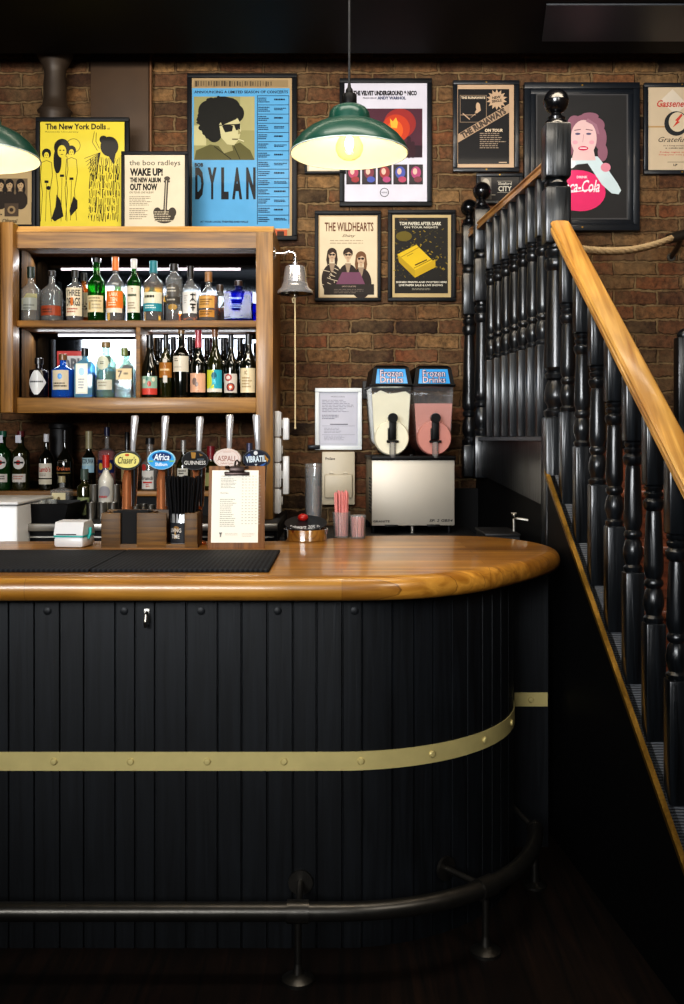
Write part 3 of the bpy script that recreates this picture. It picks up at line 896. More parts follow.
MB(ko).box(x0, xR - .025, 4.951, 4.965, zb0, zt2 - .02).build('back_board', M_INNER, kb, smooth=False)
for z, a, b in ((ZX(268, 4.94), XX(60, 4.92), XX(240, 4.92)), (ZX(334, 4.94), XX(57, 4.92), XX(134, 4.92)), (ZX(335, 4.94), XX(150, 4.92), XX(245, 4.92))):
    MB(ko).box(a, b, 4.938, 4.9445, z - .012, z).build('light_strip', M_LEDDIM if z > 2.1 else M_LED, kb, smooth=False)
for a, b, z in ((x0 + .02, x1 - .02, zt0 + .008), (x0 + .02, XX(133, 4.9), zs0 - .004), (XX(143, 4.9), x1 - .02, zs0 - .004)):
    li = bpy.data.lights.new('shelf_light', 'AREA'); li.shape = 'RECTANGLE'; li.size = b - a; li.size_y = .02; li.energy = 2.6 * (b - a); li.color = (.95, .97, 1)
    lo_ = bpy.data.objects.new('shelf_light', li); COL.objects.link(lo_); lo_.location = ((a + b) / 2, 4.90, z - .012); lo_.rotation_euler = (math.radians(-22), 0, 0)

# ------------------------------------------------------------------ bottles
BOTTLES = 0


def bottle(px, top, base_z, w, Y, label, hs, hn, rn, gl, cap, hc, liquid=None, fill=.5, art=(), group=None, sq=0.0, dy=1.0, capw=1.25, name='liquor_bottle', seg=20, inner=True, lean=0):
    """px centre, top row, base height, width in px; hs/hn/hc = shoulder, neck and cap start as fractions of height"""
    h = ZX(top, Y) - base_z
    R = w * Y / F / 2
    x = XX(px, Y)
    t = thing(name, label, 'bottle', (x, Y, base_z), 0, group)
    rn_ = R * rn
    prof = [(R * .86, 0), (R * .97, .004), (R, .012), (R, hs * h)]
    sqs = [sq] * 4
    for i in range(1, 7):
        u = i / 6
        prof.append((rn_ + (R - rn_) * (.5 + .5 * math.cos(PI * u)) ** .8, (hs + (hn - hs) * u) * h)); sqs.append(sq * (1 - u) if sq else 0)
    prof.append((rn_ * .95, hc * h)); sqs.append(0)
    MB().lathe(prof, seg=seg, sq=sqs if sq else None, dy=dy).build('glass', gl, t, angle=50 if not sq else 30)
    if liquid:
        k = .93; lp = [(R * .8, .006), (R * k, .014), (R * k, min(fill, hs) * h)]
        ls = [sq] * 3
        if fill > hs:
            for i in range(1, 7):
                u = i / 6
                z = hs + (hn - hs) * u
                if z > fill: break
                lp.append(((rn_ + (R - rn_) * (.5 + .5 * math.cos(PI * u)) ** .8) * k, z * h)); ls.append(sq * (1 - u))
        MB().lathe(lp, seg=seg, sq=ls if sq else None, dy=dy).build('liquid', liquid, t, angle=50)
    cr = rn_ * capw
    MB().lathe([(cr, hc * h), (cr, h * .995), (cr * .9, h)], seg=14).build('cap', cap, t)
    if art:
        rl = (R * (.93 if sq else 1)) + .0008
        P = Print(1.0, 0, 0, R=None if sq else rl, step=.0004)
        for a in art:
            P.up()
            if a[0] == 'r': P.rect(a[1] * R, -a[3] * h, a[2] * R * 1.0, -a[4] * h, a[5]) if False else P.rect(a[1] * R, -a[2] * h, a[3] * R, -a[4] * h, a[5])
            elif a[0] == 'e': P.ell(a[1] * R, -a[2] * h, a[3] * R, a[4] * R, a[5])
            elif a[0] == 't': P.text(a[1], a[2] * R, -a[3] * h, a[4] * R, -a[5] * h, a[6], bold=.02)
            elif a[0] == 's': P.small(a[1] * R, -a[2] * h, a[3] * R, -a[4] * h, a[5], a[6], seed=int(px))
            elif a[0] == 'd': P.diamond(a[1] * R, -a[2] * h, a[3] * R, a[4] * h, a[5])
            elif a[0] == 'p': P.poly([(q[0] * R, -q[1] * h) for q in a[1]], a[2])
        P.build('label', t, M_LABEL, loc=(0, -R * .93 * dy - .0012 if sq else 0, 0))
    return t

Z1, Z2 = zs1, zb1
YS = 4.72
UP = 'spirits on the upper shelf'
bottle(31, 267, Z1, 20, YS, 'clear bottle with dark green cap and olive label, far left of upper shelf', .55, .72, .3, M_G_CLEAR, capm('#14261f'), .80, L_CLEAR, .3,
       [('r', -.8, .42, .9, .2, '#8b8f88'), ('p', [(-.7, .38), (-.1, .5), (.9, .5), (.9, .42), (.2, .33), (-.7, .3)], '#9a9562'), ('s', -.5, .3, .6, .14, 3, '#5d615c')], UP)
bottle(52, 271, Z1, 21, YS, 'clear round decanter bottle with copper-red label band on upper shelf', .58, .76, .3, M_G_CLEAR, capm('#191512'), .90, L_CLEAR, .55,
       [('r', -1.2, .30, 1.2, .11, '#8a3d22'), ('s', -.8, .24, .8, .14, 2, '#3b1a10')], UP)
bottle(75, 270, Z1, 17, YS, 'clear bottle with cream label lettered THREE DRAGS on upper shelf', .66, .76, .33, M_G_CLEAR, capm('#15120f'), .86, L_AMBER, .12,
       [('r', -1.15, .64, 1.15, .10, '#d6cbb2'), ('t', 'THREE', -.85, .60, .85, .48, '#2a2522'), ('t', 'DRAGS', -.85, .45, .85, .29, '#2a2522'), ('r', -.25, .45, .05, .30, '#c06a28'), ('s', -.8, .25, .8, .14, 2, '#a5604a')], UP)
bottle(84, 273, Z1, 14, YS + .075, 'amber spirit bottle with black cap tucked behind the THREE DRAGS bottle', .62, .75, .35, M_G_AMBER, capm('#121010'), .84, L_AMBER, .6,
       [('r', -1.0, .6, 1.1, .12, '#c9bea6'), ('t', 'S', .0, .4, .7, .25, '#2a2522')], UP)
bottle(96.5, 258, Z1, 17.5, YS, 'bright green whisky bottle with black cap and cream label on upper shelf', .60, .74, .42, M_G_GREEN, capm('#131518'), .93, L_GREEN, .45,
       [('r', -1.05, .40, 1.05, .14, '#d2c49c'), ('s', -.8, .37, .8, .28, 2, '#8a7f63'), ('r', -.75, .30, -.45, .18, '#a5895a'), ('s', -.3, .27, .8, .17, 2, '#a59a80')], UP)
bottle(115.5, 257, Z1, 18, YS, 'clear bottle with bright orange cap and orange label on upper shelf', .55, .74, .3, M_G_CLEAR, capm('#d9762a'), .79, L_GOLD, .3,
       [('r', -1.15, .46, 1.15, .20, '#d9752b'), ('r', -1.0, .20, 1.0, .13, '#d9cfbe'), ('t', 'LARK', -.5, .44, .5, .38, '#f3d9b8'), ('t', 'TEN', -.4, .36, .4, .30, '#f3d9b8'), ('s', -.6, .29, .6, .22, 2, '#f3d9b8')], UP)
bottle(134, 259, Z1, 14, YS, 'green bottle with white cap and tall cream label on upper shelf', .62, .76, .36, M_G_GREEN, capm('#c9c9c4'), .84, L_GREEN, .5,
       [('r', -1.1, .56, 1.1, .14, '#d9d2bd'), ('t', 'T', -.2, .52, .1, .46, '#8c6a3c'), ('s', -.8, .43, .8, .36, 1, '#3c4a34'), ('s', -.7, .3, .5, .18, 3, '#9b8f77')], UP)
bottle(153.5, 261, Z1, 20, YS, 'golden bottle with teal cap and teal and cream label on upper shelf', .62, .76, .33, M_G_CLEAR, capm('#1e7480'), .80, L_GOLD, .66,
       [('r', -1.1, .47, 1.1, .29, '#d8d6c0'), ('r', -1.1, .29, 1.1, .16, '#2b8796'), ('s', -.8, .42, .8, .34, 1, '#3b3a30'), ('s', -.7, .26, .7, .19, 2, '#cfe2df')], UP)
bottle(174, 264, Z1, 17, YS, 'clear bottle with black cap and oval smoky grey label on upper shelf', .72, .84, .42, M_G_CLEAR, capm('#191512'), .88, L_AMBER, .14,
       [('e', 0, .52, .85, .9, '#53504b'), ('r', -.95, .42, .95, .3, '#3f3b36'), ('s', -.7, .58, .7, .48, 2, '#b8b3a6'), ('s', -.7, .38, .7, .33, 1, '#b8b3a6'), ('e', 0, .24, .55, .35, '#9a7a3a')], UP)
bottle(190.5, 266, Z1, 17, YS, 'clear bottle with white label and black brush characters on upper shelf', .56, .74, .32, M_G_CLEAR, capm('#14110f'), .78, L_AMBER, .14,
       [('r', -.95, .52, .95, .14, '#d4d3d0'), ('s', -.7, .46, -.2, .3, 4, '#a8a6a2'), ('r', .1, .48, .75, .455, '#16130f'), ('r', .35, .5, .47, .36, '#16130f'), ('p', [(.4, .42), (.05, .35), (.13, .34), (.47, .4)], '#16130f'), ('p', [(.4, .42), (.85, .34), (.76, .335), (.36, .4)], '#16130f'), ('r', .1, .31, .75, .285, '#16130f'), ('r', .2, .25, .65, .23, '#16130f'), ('r', .35, .31, .47, .18, '#16130f')], UP)
bottle(208.5, 272, Z1, 20, YS, 'squat amber whisky bottle with cork top and tan label on upper shelf', .48, .72, .3, M_G_CLEAR, capm('#8a6238'), .80, L_AMBER, .55,
       [('r', -1.0, .50, .75, .26, '#c79a55'), ('r', -1.0, .22, .75, .08, '#b5823e'), ('s', -.8, .44, .6, .3, 3, '#6a4a24'), ('s', -.8, .2, .6, .1, 2, '#6a4a24')], UP)
bottle(220, 285, Z1, 13, YS + .09, 'small brown-capped clear bottle behind the squat amber bottle', .6, .78, .4, M_G_CLEAR, capm('#3b2b1e'), .84, L_AMBER, .35, [], UP)
bottle(238.5, 281, Z1, 30, YS, 'wide square cobalt blue bottle at right end of upper shelf', .72, .80, .22, M_G_COBALT, capm('#2a1a16'), .88, L_BLUE, .5,
       [('s', -.55, .58, .55, .48, 1, '#8ea6d8'), ('s', -.5, .42, .5, .30, 3, '#7d95cc')], UP, sq=.9, dy=.55)
GN = 'gins in the lower left bay'
bottle(39, 358, Z2, 19, YS, 'squat black apothecary bottle with white diamond label in lower left bay', .68, .74, .36, M_INKBOT, capm('#0d0c10'), .84, None, 0,
       [('d', 0, .38, 1.1, .30, '#c6c9cb'), ('s', -.8, .42, .8, .34, 1, '#3b3d42')], GN, inner=False)
bottle(63, 354, Z2, 23, YS, 'rounded blue gin bottle with cork and square cream label', .62, .76, .28, M_G_BLUE, capm('#6a4a2a'), .86, L_BLUE, .6,
       [('r', -.75, .62, .75, .18, '#c9bfa8'), ('e', .0, .48, .2, .25, '#5f9ad8'), ('s', -.6, .34, .6, .22, 2, '#4a4238')], GN)
bottle(85, 348, Z2, 20, YS, 'square pale blue gin bottle with black cap and tall cream label', .64, .80, .28, M_G_LBLUE, capm('#101216'), .84, L_BLUE, .5,
       [('r', -.72, .68, .45, .08, '#d6d6c6'), ('r', -.62, .66, .35, .1, '#c8c9b4'), ('r', -.57, .65, .30, .11, '#dadacc'), ('e', -.14, .52, .3, .4, '#9ec4d8'), ('s', -.45, .38, .2, .16, 4, '#8a9298')], GN, sq=.85, dy=.8)
bottle(106, 342, Z2, 19.5, YS, 'pale aqua gin bottle with cork, green neck and round label', .60, .78, .36, M_G_AQUA, capm('#7d6a48'), .90, L_CLEAR, .55,
       [('e', -.15, .62, .68, .72, '#c9cdb9'), ('s', -.4, .64, .15, .58, 2, '#35402e'), ('r', -.8, .32, .85, .14, '#c9c7b6'), ('s', -.6, .28, .6, .18, 2, '#96937f')], GN)
bottle(124.5, 348, Z2, 18, YS, 'clear square bottle with tan label marked 7 beside the divider', .66, .78, .3, M_G_CLEAR, capm('#6f7d4a'), .84, L_CLEAR, .5,
       [('r', -.75, .58, .98, .36, '#c2aa74'), ('t', '7', -.55, .54, -.05, .4, '#2a2218'), ('s', .1, .5, .8, .42, 1, '#5d4c2f')], GN, sq=.85, dy=.9)
WN = 'wine bottles in the front row of the lower right bay'
wine = dict(hs=.50, hn=.74, rn=.36)
def wineb(px, top, w, label, cap, hc, art, gl=M_WINE, hs=.52, hn=.74, rn=.38, Y=YS, grp=WN, base=None):
    return bottle(px, top, Z2 if base is None else base, w, Y, label, hs, hn, rn, gl, cap, hc, None, 0, art, grp, capw=1.06, name='wine_bottle')
wineb(150, 335, 18, 'dark sloping-shouldered wine bottle with teal floral and red label', capm('#16191d'), .80,
      [('r', -1.05, .34, 1.05, .15, '#8fae9c'), ('r', -1.05, .15, 1.05, .05, '#c0453a'), ('e', -.5, .26, .2, .25, '#d8d6c2'), ('e', .1, .22, .22, .3, '#b85e52'), ('e', .55, .29, .2, .25, '#dcd6bd'), ('e', -.1, .3, .15, .2, '#4d7a70')], hs=.36, hn=.76)
wineb(166, 335, 13.5, 'slim olive wine bottle with brown label and white neck tag', capm('#1b1e1f'), .80,
      [('r', -1.15, .56, 1.15, .32, '#9a6527'), ('s', -.8, .46, .8, .40, 1, '#e3c79a'), ('r', -.3, .62, .3, .56, '#c8c6bd'), ('r', -.25, .35, .35, .24, '#c9c7c0')], M_WINE2, .55, .76)
wineb(181.5, 330, 17, 'dark wine bottle with white label high on its body', capm('#8a6a42'), .94,
      [('r', -1.05, .61, 1.1, .38, '#cfc7b6'), ('s', -.8, .58, -.2, .52, 2, '#6a6258'), ('s', -.8, .46, .4, .42, 1, '#b0a898')], hs=.62, hn=.76)
wineb(198.5, 330, 17, 'wine bottle with pink and red capsule and blush label', capm('#a8404a'), .74,
      [('r', -1.05, .36, 1.05, .08, '#d3a588'), ('e', -.35, .24, .3, .42, '#7d6a62'), ('e', -.1, .2, .22, .3, '#8c7a72'), ('e', .1, .1, .05, .05, '#2a2020')], hs=.46, hn=.7)
wineb(215, 327, 16.5, 'wine bottle with cork and teal and lime portrait label', capm('#7d5230'), .86,
      [('r', -1.05, .39, .0, .13, '#b9c23e'), ('r', .0, .39, 1.05, .13, '#2f9fb4'), ('r', -1.05, .13, 1.05, .08, '#d3cfc0'), ('e', .0, .31, .33, .42, '#1c6478'), ('p', [(-.25, .29), (.2, .29), (.2, .2), (.55, .13), (-.6, .13), (-.2, .2)], '#3fb4c4')], M_WINE2, hs=.45, hn=.74)
wineb(231, 335, 14, 'wine bottle with red and white roundel label', capm('#20262c'), .80,
      [('r', -1.1, .38, 1.1, .08, '#c5bdb4'), ('e', -.3, .32, .55, .5, '#a33a34'), ('e', -.3, .32, .3, .27, '#d9cfc6'), ('e', .05, .17, .6, .6, '#5a2a34'), ('e', .05, .17, .42, .42, '#b8573a'), ('e', .05, .17, .2, .2, '#d8cabb')], hs=.46, hn=.74)
wineb(248.5, 334, 17.5, 'dark wine bottle with tall cream label beside the cabinet right post', capm('#191b1c'), .84,
      [('r', -1.0, .46, .95, .08, '#d3c5a4'), ('t', 'IC', -.35, .42, -.05, .36, '#6a4a2e'), ('s', -.7, .32, .6, .14, 4, '#a08a66')], hs=.48, hn=.76)
BK = 'wine bottles in the back row'
for px, top, near in ((157.5, 338, 'between the floral-label and slim olive bottles'), (173.5, 337, 'between the slim olive and white-label bottles'), (190, 337, 'between the white-label and pink-capsule bottles'), (207, 338, 'between the pink-capsule and portrait-label bottles'), (223.5, 338, 'between the portrait-label and roundel bottles'), (240, 338, 'between the roundel and cream-label bottles')):
    wineb(px, top, 14, 'dark unlabelled wine bottle in the back row ' + near, capm('#1a1d1f'), .8, [], Y=YS + .085, grp=BK)
# small printed cards leaning at the mirror behind the gins
def wcard(name, label, px0, px1, py0, py1, Y, z, fn):
    t = thing(name, label, 'card', (XX((px0 + px1) / 2, Y), Y, z))
    h = ZX(py0, Y) - z
    MB().box(-(px1 - px0) * Y / F / 2, (px1 - px0) * Y / F / 2, 0, .003, 0, h).build('card', capm('#b8b4ae'), t)
    P = Print(1.0, 0, 0); fn(P, (px1 - px0) * Y / F / 2, h); P.build('print', t, M_LABEL, loc=(0, -.0006, 0))
def redcard(P, w, h):
    P.rect(-w, -h, w, -.0, '#c23a34'); P.up(); P.rect(-w * .75, -h * .9, w, -h * .5, '#d9d6d2'); P.up(); P.text('DBI', -w * .6, -h * .85, w * .8, -h * .56, '#7a7a7c', bold=.04); P.text('T', -w * .3, -h * .42, w * .3, -h * .1, '#e6d8d4', bold=.04)
wcard('printed_card', 'red and white printed card leaning on the mirror behind the blue gin bottle', 57, 82, 351, 397, 4.9, Z2, redcard)

# bottles on the back shelf
Z3 = 1.24; YB3 = 4.96
BS = 'bottles on the back shelf below the cabinet'
def vlab(c): return [('e', 0, .47, .72, .75, '#c4c2bf'), ('e', 0, .47, .26, .27, '#b02a24'), ('r', -.55, .485, .55, .455, '#1d1a1a'), ('r', -.8, .28, .8, .14, '#bdb8b2'), ('s', -.6, .25, .6, .17, 2, c), ('r', -.3, .93, .3, .8, '#c9cbd4')]
bottle(3, 431, Z3, 17, YB3, 'green vermouth bottle with green cap and round white label, leftmost on back shelf', .62, .76, .34, M_G_DKGREEN, capm('#1c5a44'), .90, L_GREEN, .4, vlab('#4a4644'), BS)
bottle(21, 431, Z3, 17.5, YB3, 'dark green vermouth bottle with dark red cap and round white label', .62, .76, .34, M_WINE2, capm('#5a1a20'), .90, None, 0, vlab('#a06a5c'), BS)
bottle(46.5, 434, Z3, 15, YB3, 'dark rum bottle with white cap and white label with red lettering', .56, .72, .3, M_WINE, capm('#c9c9cc'), .86, None, 0,
       [('r', -1.0, .48, 1.0, .22, '#c5bfb2'), ('r', -1.0, .2, 1.0, .11, '#bdb6a4'), ('t', 'Lamb’s', -.8, .42, .8, .33, '#a82a22'), ('s', -.7, .3, .7, .24, 2, '#8a8478')], BS)
bottle(65, 430, Z3, 17, YB3, 'black bottle with red-gold script in front of the dark canister', .46, .70, .26, M_WINE, capm('#0e0e10'), .8, None, 0,
       [('t', 'Kraken', -.85, .40, .85, .33, '#b0603a'), ('s', -.6, .5, .6, .44, 2, '#4a4038'), ('r', -.9, .3, .9, .28, '#6a5a30')], BS)
bottle(89, 431, Z3, 13.5, YB3, 'dark bottle with cream top and pale blue label on back shelf', .52, .66, .42, M_WINE, capm('#8a8163'), .70, None, 0,
       [('r', -1.05, .55, 1.05, .42, '#9fb7bd'), ('r', -1.05, .42, 1.05, .30, '#8fb0c0'), ('t', 'COUVA', -.9, .53, .9, .45, '#22303a')], BS)
bottle(107, 427, Z3, 18, YB3, 'red liqueur bottle with navy cap and navy diamond label', .60, .68, .24, M_G_CLEAR, capm('#171d3a'), .86, L_RED, .64,
       [('r', -1.1, .48, 1.1, .28, '#1b2350'), ('e', -.5, .38, .3, .4, '#b89a3c'), ('e', .5, .38, .3, .4, '#b89a3c')], BS)
bottle(127, 432, Z3, 12, YB3, 'dark bottle with tall black pourer behind the yellow tap badge', .56, .66, .3, M_WINE, capm('#0c0c0e'), .70, None, 0, [('r', -1, .45, 1, .15, '#a89a72')], BS)
bottle(150, 438, Z3, 17, YB3, 'clear bottle with black cap and white label with red and black lettering', .50, .62, .42, M_G_CLEAR, capm('#141416'), .88, L_CLEAR, .45,
       [('r', -.95, .38, .6, .03, '#cdc9c2'), ('e', -.6, .44, .35, .4, '#b03a34'), ('t', 'Brandi', -.9, .27, .5, .2, '#1b1b1d'), ('r', -.7, .17, .4, .14, '#b8342c'), ('s', -.3, .12, .2, .05, 2, '#b8342c')], BS)
bottle(183.5, 440, Z3, 14, YB3, 'olive bottle with silver cap and white label between blue and black badges', .48, .70, .32, M_WINE2, capm('#9a9894', .6), .76, None, 0,
       [('r', -.9, .44, .8, .1, '#c4c1b6'), ('s', -.6, .4, .5, .3, 2, '#3b3730'), ('e', 0, .2, .3, .3, '#a85a3c')], BS)
bottle(211, 446, Z3, 13, YB3, 'dark bottle with silver and dark red capsule behind the clipboard', .5, .66, .5, M_WINE2, capm('#7d1a24'), .7, None, 0, [('r', -1, .4, 1, .1, '#8a8a5c')], BS)
bottle(249.5, 443, Z3, 12, YB3, 'dark bottle with blue-grey cap behind the rightmost tap badge', .5, .7, .42, M_WINE, capm('#55566e', .4), .8, None, 0, [('r', -1, .4, 1, .1, '#5a3a44')], BS)
YB4 = 4.72
BC = 'bottles standing on the back counter'
bottle(106, 455, CZ, 16, YB4, 'white cream liqueur bottle with red cap behind the steel measures', .58, .76, .36, M_G_CLEAR, capm('#a82a22'), .80, L_CREAM, .8,
       [('e', 0, .42, .75, .75, '#8d8c92'), ('s', -.7, .36, .7, .3, 1, '#a84a48'), ('r', -.5, .18, .5, .1, '#d8cfa8'), ('s', -.3, .17, .3, .12, 1, '#6a5030')], BC)
bottle(84.5, 469, CZ, 15, YB4 + .05, 'squat dark green bottle with pale green label beside the measures', .62, .72, .42, M_WINE2, capm('#3c4a44'), .78, None, 0,
       [('r', -.9, .42, .9, .06, '#76805a'), ('e', 0, .25, .5, .6, '#a5ab80'), ('s', -.6, .14, .6, .08, 1, '#4a5038')], BC)
bottle(62, 476, CZ, 21, 4.80, 'squat clear square decanter with cream label behind the black tray', .66, .72, .26, M_G_CLEAR, capm('#8f876a'), .84, L_CLEAR, .6,
       [('r', -.75, .60, .55, .2, '#bdb594'), ('e', -.1, .44, .15, .25, '#6a5a3a'), ('r', -.7, .32, .5, .31, '#8a8266')], BC, sq=.85, dy=.8)
# dark canister at the back
m = MB((XX(61, 5.1), 5.1, Z3)); m.lathe([(.052, Z3), (.056, Z3 + .005), (.056, ZX(429, 5.1)), (.062, ZX(428, 5.1)), (.062, ZX(424, 5.1)), (.02, ZX(422.5, 5.1))], (XX(61, 5.1), 5.1, 0), 24)
tag(m.build('canister', M_BLKM), 'tall black cylindrical canister against the wall on the back shelf', 'canister')

# ------------------------------------------------------------------ things on the back counter
wb = thing('white_cabinet', 'glossy white box unit at the left edge behind the bar', 'appliance', (-1.72, 4.5, 0))
MB((-1.72, 4.5, 0)).box(-2.02, XX(17.5, 4.25), 4.25, 4.78, 0, 1.21, .008).build('body', M_WHITE, wb)
MB((-1.72, 4.5, 0)).box(-2.02, XX(17.5, 4.25) + .004, 4.243, 4.79, 1.212, 1.226, .005).build('lid', M_WHITE, wb)
tr = MB((XX(40, 4.55), 4.55, CZ))
bm = bmesh.new()
a = [(-1.405, 4.44), (-1.235, 4.44), (-1.235, 4.72), (-1.405, 4.72)]; b = [(-1.42, 4.43), (-1.215, 4.43), (-1.205, 4.74), (-1.41, 4.74)]
ci = [(x * .97 - .0405, y * .97 + .1375) for x, y in b]
rows = [[(x, y, CZ) for x, y in a], [(x, y, 1.203) for x, y in b], [(x, y, 1.206) for x, y in ci], [(x, y, CZ + .01) for x, y in a]]
vs = [p for r_ in rows for p in r_]; fs = [(3, 2, 1, 0)]
for k in range(3):
    for i in range(4): fs.append((4 * k + i, 4 * k + (i + 1) % 4, 4 * k + 4 + (i + 1) % 4, 4 * k + 4 + i))
fs.append((12, 13, 14, 15)); bm.free()
tag(tr.add(vs, fs).build('black_tray', M_BLK, smooth=False), 'deep black plastic tray on the back counter next to white box', 'tray')
TG = 'small glasses in the black tray'
tg0 = None
for i, (dx, dy2) in enumerate(((-.05, -.05), (.02, -.02), (-.02, .06), (.05, .05))):
    m = MB((0, 0, 0)); m.lathe([(.018, 0), (.02, .002), (.025, .085), (.0235, .085), (.0185, .006), (.001, .006)], seg=14, cap=False)
    o = m.build('shot_glass', M_G_CLEAR)
    o.location = (XX(38, 4.58) + dx, 4.58 + dy2, CZ + .0105)
    tag(o, ('clear small glass in black tray, ' + ['front left', 'middle', 'back left', 'back right'][i] + ' of four'), 'glass', TG)
# steel measures: front row, stacked rows behind
cup = MB(); r_ = .0222; h_ = .079
cup.lathe([(r_ * .93, 0), (r_ * .95, .002), (r_, h_ - .002), (r_ * 1.03, h_), (r_ * .96, h_), (r_ * .9, .004), (.001, .004)], seg=18, cap=False)
c0 = None; SG = 'steel spirit measures stacked on the back counter'
pos = [(91, 4.66, 0, 'front row left'), (102, 4.66, 0, 'front row middle'), (113, 4.66, 0, 'front row right'),
       (94, 4.735, 0, 'back row left bottom'), (116, 4.735, 0, 'back row right bottom'),
       (94, 4.735, 1, 'back row left top'), (116, 4.735, 1, 'back row right top')]
for px, Y, lv, w_ in pos:
    o = cup.build('steel_measure', M_STEEL) if c0 is None else c0.copy()
    if c0 is not None: COL.objects.link(o)
    else: c0 = o
    o.location = (XX(px, Y), Y, CZ + lv * .0795); tag(o, 'brushed steel spirit measure, ' + w_ + ' of the stacked group', 'cup', SG)
for px, Y, w_ in ((136, 4.6, 'left'), (143.5, 4.66, 'middle'), (151, 4.6, 'right')):
    o = c0.copy(); COL.objects.link(o); o.location = (XX(px, Y), Y, CZ); o.scale = (.8, .8, .9)
    tag(o, 'short steel cup between the copper taps, %s of three' % w_, 'cup', 'short steel cups between the taps')

# ------------------------------------------------------------------ beer taps on the bar
def tap(px, py, hx0, hx1, label, fill, rim, art, top=416, pipe=-4):
    Y = 3.74
    x = XX(px, Y); o = (x, Y, 1.1)
    t = thing('beer_tap', label, 'beer tap', o, 0, 'copper beer taps along the bar')
    zb = ZX(py, Y); xp = XX(px + pipe, Y)
    MB(o).tube([(xp, Y, 1.1), (xp, Y, zb - .075), (xp + .006, Y - .002, zb - .05), (x - .002, Y - .012, zb - .03), (x + .012, Y - .03, zb - .012), (x + .02, Y - .04, zb)], .0205, 16).lathe([(.036, 1.1), (.036, 1.108), (.021, 1.114)], (xp, Y, 0), 20).build('copper_column', M_COPPER, t)
    n_ = MB(o); n_.tube([(x + .022, Y - .05, zb + .01), (x + .022, Y - .05, zb - .06), (x + .02, Y - .052, zb - .17)], .011, 12, rad=[.017, .013, .009]); n_.build('spout', M_CHROME, t)
    ya = Y - .07
    MB(o).tube([(XX(hx0, Y), ya + .016, zb + .02), (XX(hx0, Y), ya + .016, zb + .05), (XX(hx1, Y), ya + .016, ZX(top + 1.5, Y)), (XX(hx1, Y), ya + .016, ZX(top, Y))], .012, 14, rad=[.0085, .0095, .0145, .012]).build('handle', M_CHROMEH, t)
    m = MB(o); k = 28; rx, rz = .0515, .0365
    for d0, d1, f_ in ((0, .012, 1.0),):
        vs = []; 
        for yy, g in ((ya + .008, .92), (ya + .004, 1.0), (ya - .003, 1.0), (ya - .006, .95)):
            vs += [(x + rx * g * math.cos(2 * PI * i / k), yy, zb + rz * g * math.sin(2 * PI * i / k)) for i in range(k)]
        fs = [tuple(range(k - 1, -1, -1)), tuple(3 * k + i for i in range(k))]
        for q in range(3): fs += [(q * k + i, q * k + (i + 1) % k, (q + 1) * k + (i + 1) % k, (q + 1) * k + i) for i in range(k)]
        m.add(vs, fs)
    bd = m.build('badge', capm(rim), t)
    P = Print(Y / F, px, py, step=.0003); P.ell(px, py, 12.6, 8.9, fill); art(P, px, py); P.build('badge_face', bd, M_INK, loc=(0, ya - Y - .0066, zb - 1.1))
    return t
def a1(P, x, y):
    P.up(); P.ell(x, y, 12.0, 7.4, '#d8cf7e'); P.up(); P.text('Chaser’s', x - 9, y - 3.5, x + 9, y + 3.2, '#2b2a18', shear=.25, bold=.01); P.ell(x, y - 5.3, 2.2, 1.2, '#b5542c')
def a2(P, x, y):
    P.up(); P.ell(x + .5, y - 3, 9.5, 4.6, '#17386e'); P.rect(x - 12.4, y + .6, x - 8, y + 1.8, '#8cc152'); P.rect(x + 8, y + .6, x + 12.4, y + 1.8, '#8cc152'); P.up()
    P.text('Africa', x - 7.5, y - 6, x + 8, y + .4, '#e8f2fa', shear=.2, bold=.02); P.text('Shilbum', x - 6, y + 2.6, x + 6, y + 6, '#e8f2fa', bold=.02)
def a3(P, x, y):
    P.up(); P.poly([(x - 4, y - 8), (x + 1, y - 7.6), (x + .2, y - 2), (x - 3.2, y - 2)], '#9a7230'); P.poly([(x + 4, y - 7), (x + 8, y - 5), (x + 5, y - 4)], '#7a5a28'); P.up()
    P.text('GUINNESS', x - 10.5, y + .3, x + 10.5, y + 4.2, '#d8d6d0', bold=.01); P.rect(x + 2, y - 1.6, x + 9, y - .9, '#5a6a7a')
def a4(P, x, y):
    P.up(); P.ring(x, y, 11, 11.4, '#b98f86', asp=.72); P.text('ASPALL', x - 9.5, y - 2.6, x + 9.5, y + 2.8, '#8a4a3c', bold=.0); P.text('Suffolk Cyder', x - 6.5, y + 4, x + 6.5, y + 6.2, '#9a5a4a'); P.rect(x - 4, y - 6.6, x + 4, y - 6, '#b98f86')
def a5(P, x, y):
    P.up(); P.ell(x - .5, y - 6.3, 2, 2, '#cfd2d4'); P.poly([(x - 11, y - 2), (x - 7, y - 6), (x - 5, y - 4)], '#25407c'); P.poly([(x + 8, y - 5), (x + 12, y), (x + 11, y + 3), (x + 9, y)], '#a87a2c'); P.poly([(x + 3, y + 6), (x + 10, y + 3), (x + 7, y + 6.5)], '#2f5a9a'); P.up()
    P.text('VIBRATIL', x - 10.5, y - 3.6, x + 9.5, y + 2.8, '#c9d6de', bold=.04, rot=-.06); P.text('T', x - 1.5, y + 4.5, x + 1, y + 7.3, '#cfd2d4', bold=.03)
tap(131.5, 460, 136, 138, 'copper beer tap with oval yellow badge, leftmost of five', '#23291c', '#1e2318', a1)
tap(165, 459.5, 166.5, 168, 'copper beer tap with oval sky blue badge', '#3a9ad8', '#9ad0ea', a2, pipe=-3)
tap(198, 460, 201, 202, 'copper beer tap with oval black and gold badge lettered GUINNESS', '#0f0d0c', '#0b0a0a', a3, top=417, pipe=-1)
tap(229.5, 458, 231, 231.5, 'copper beer tap with oval white badge lettered ASPALL above the clipboard', '#d8cbc4', '#bfb0a8', a4, top=415)
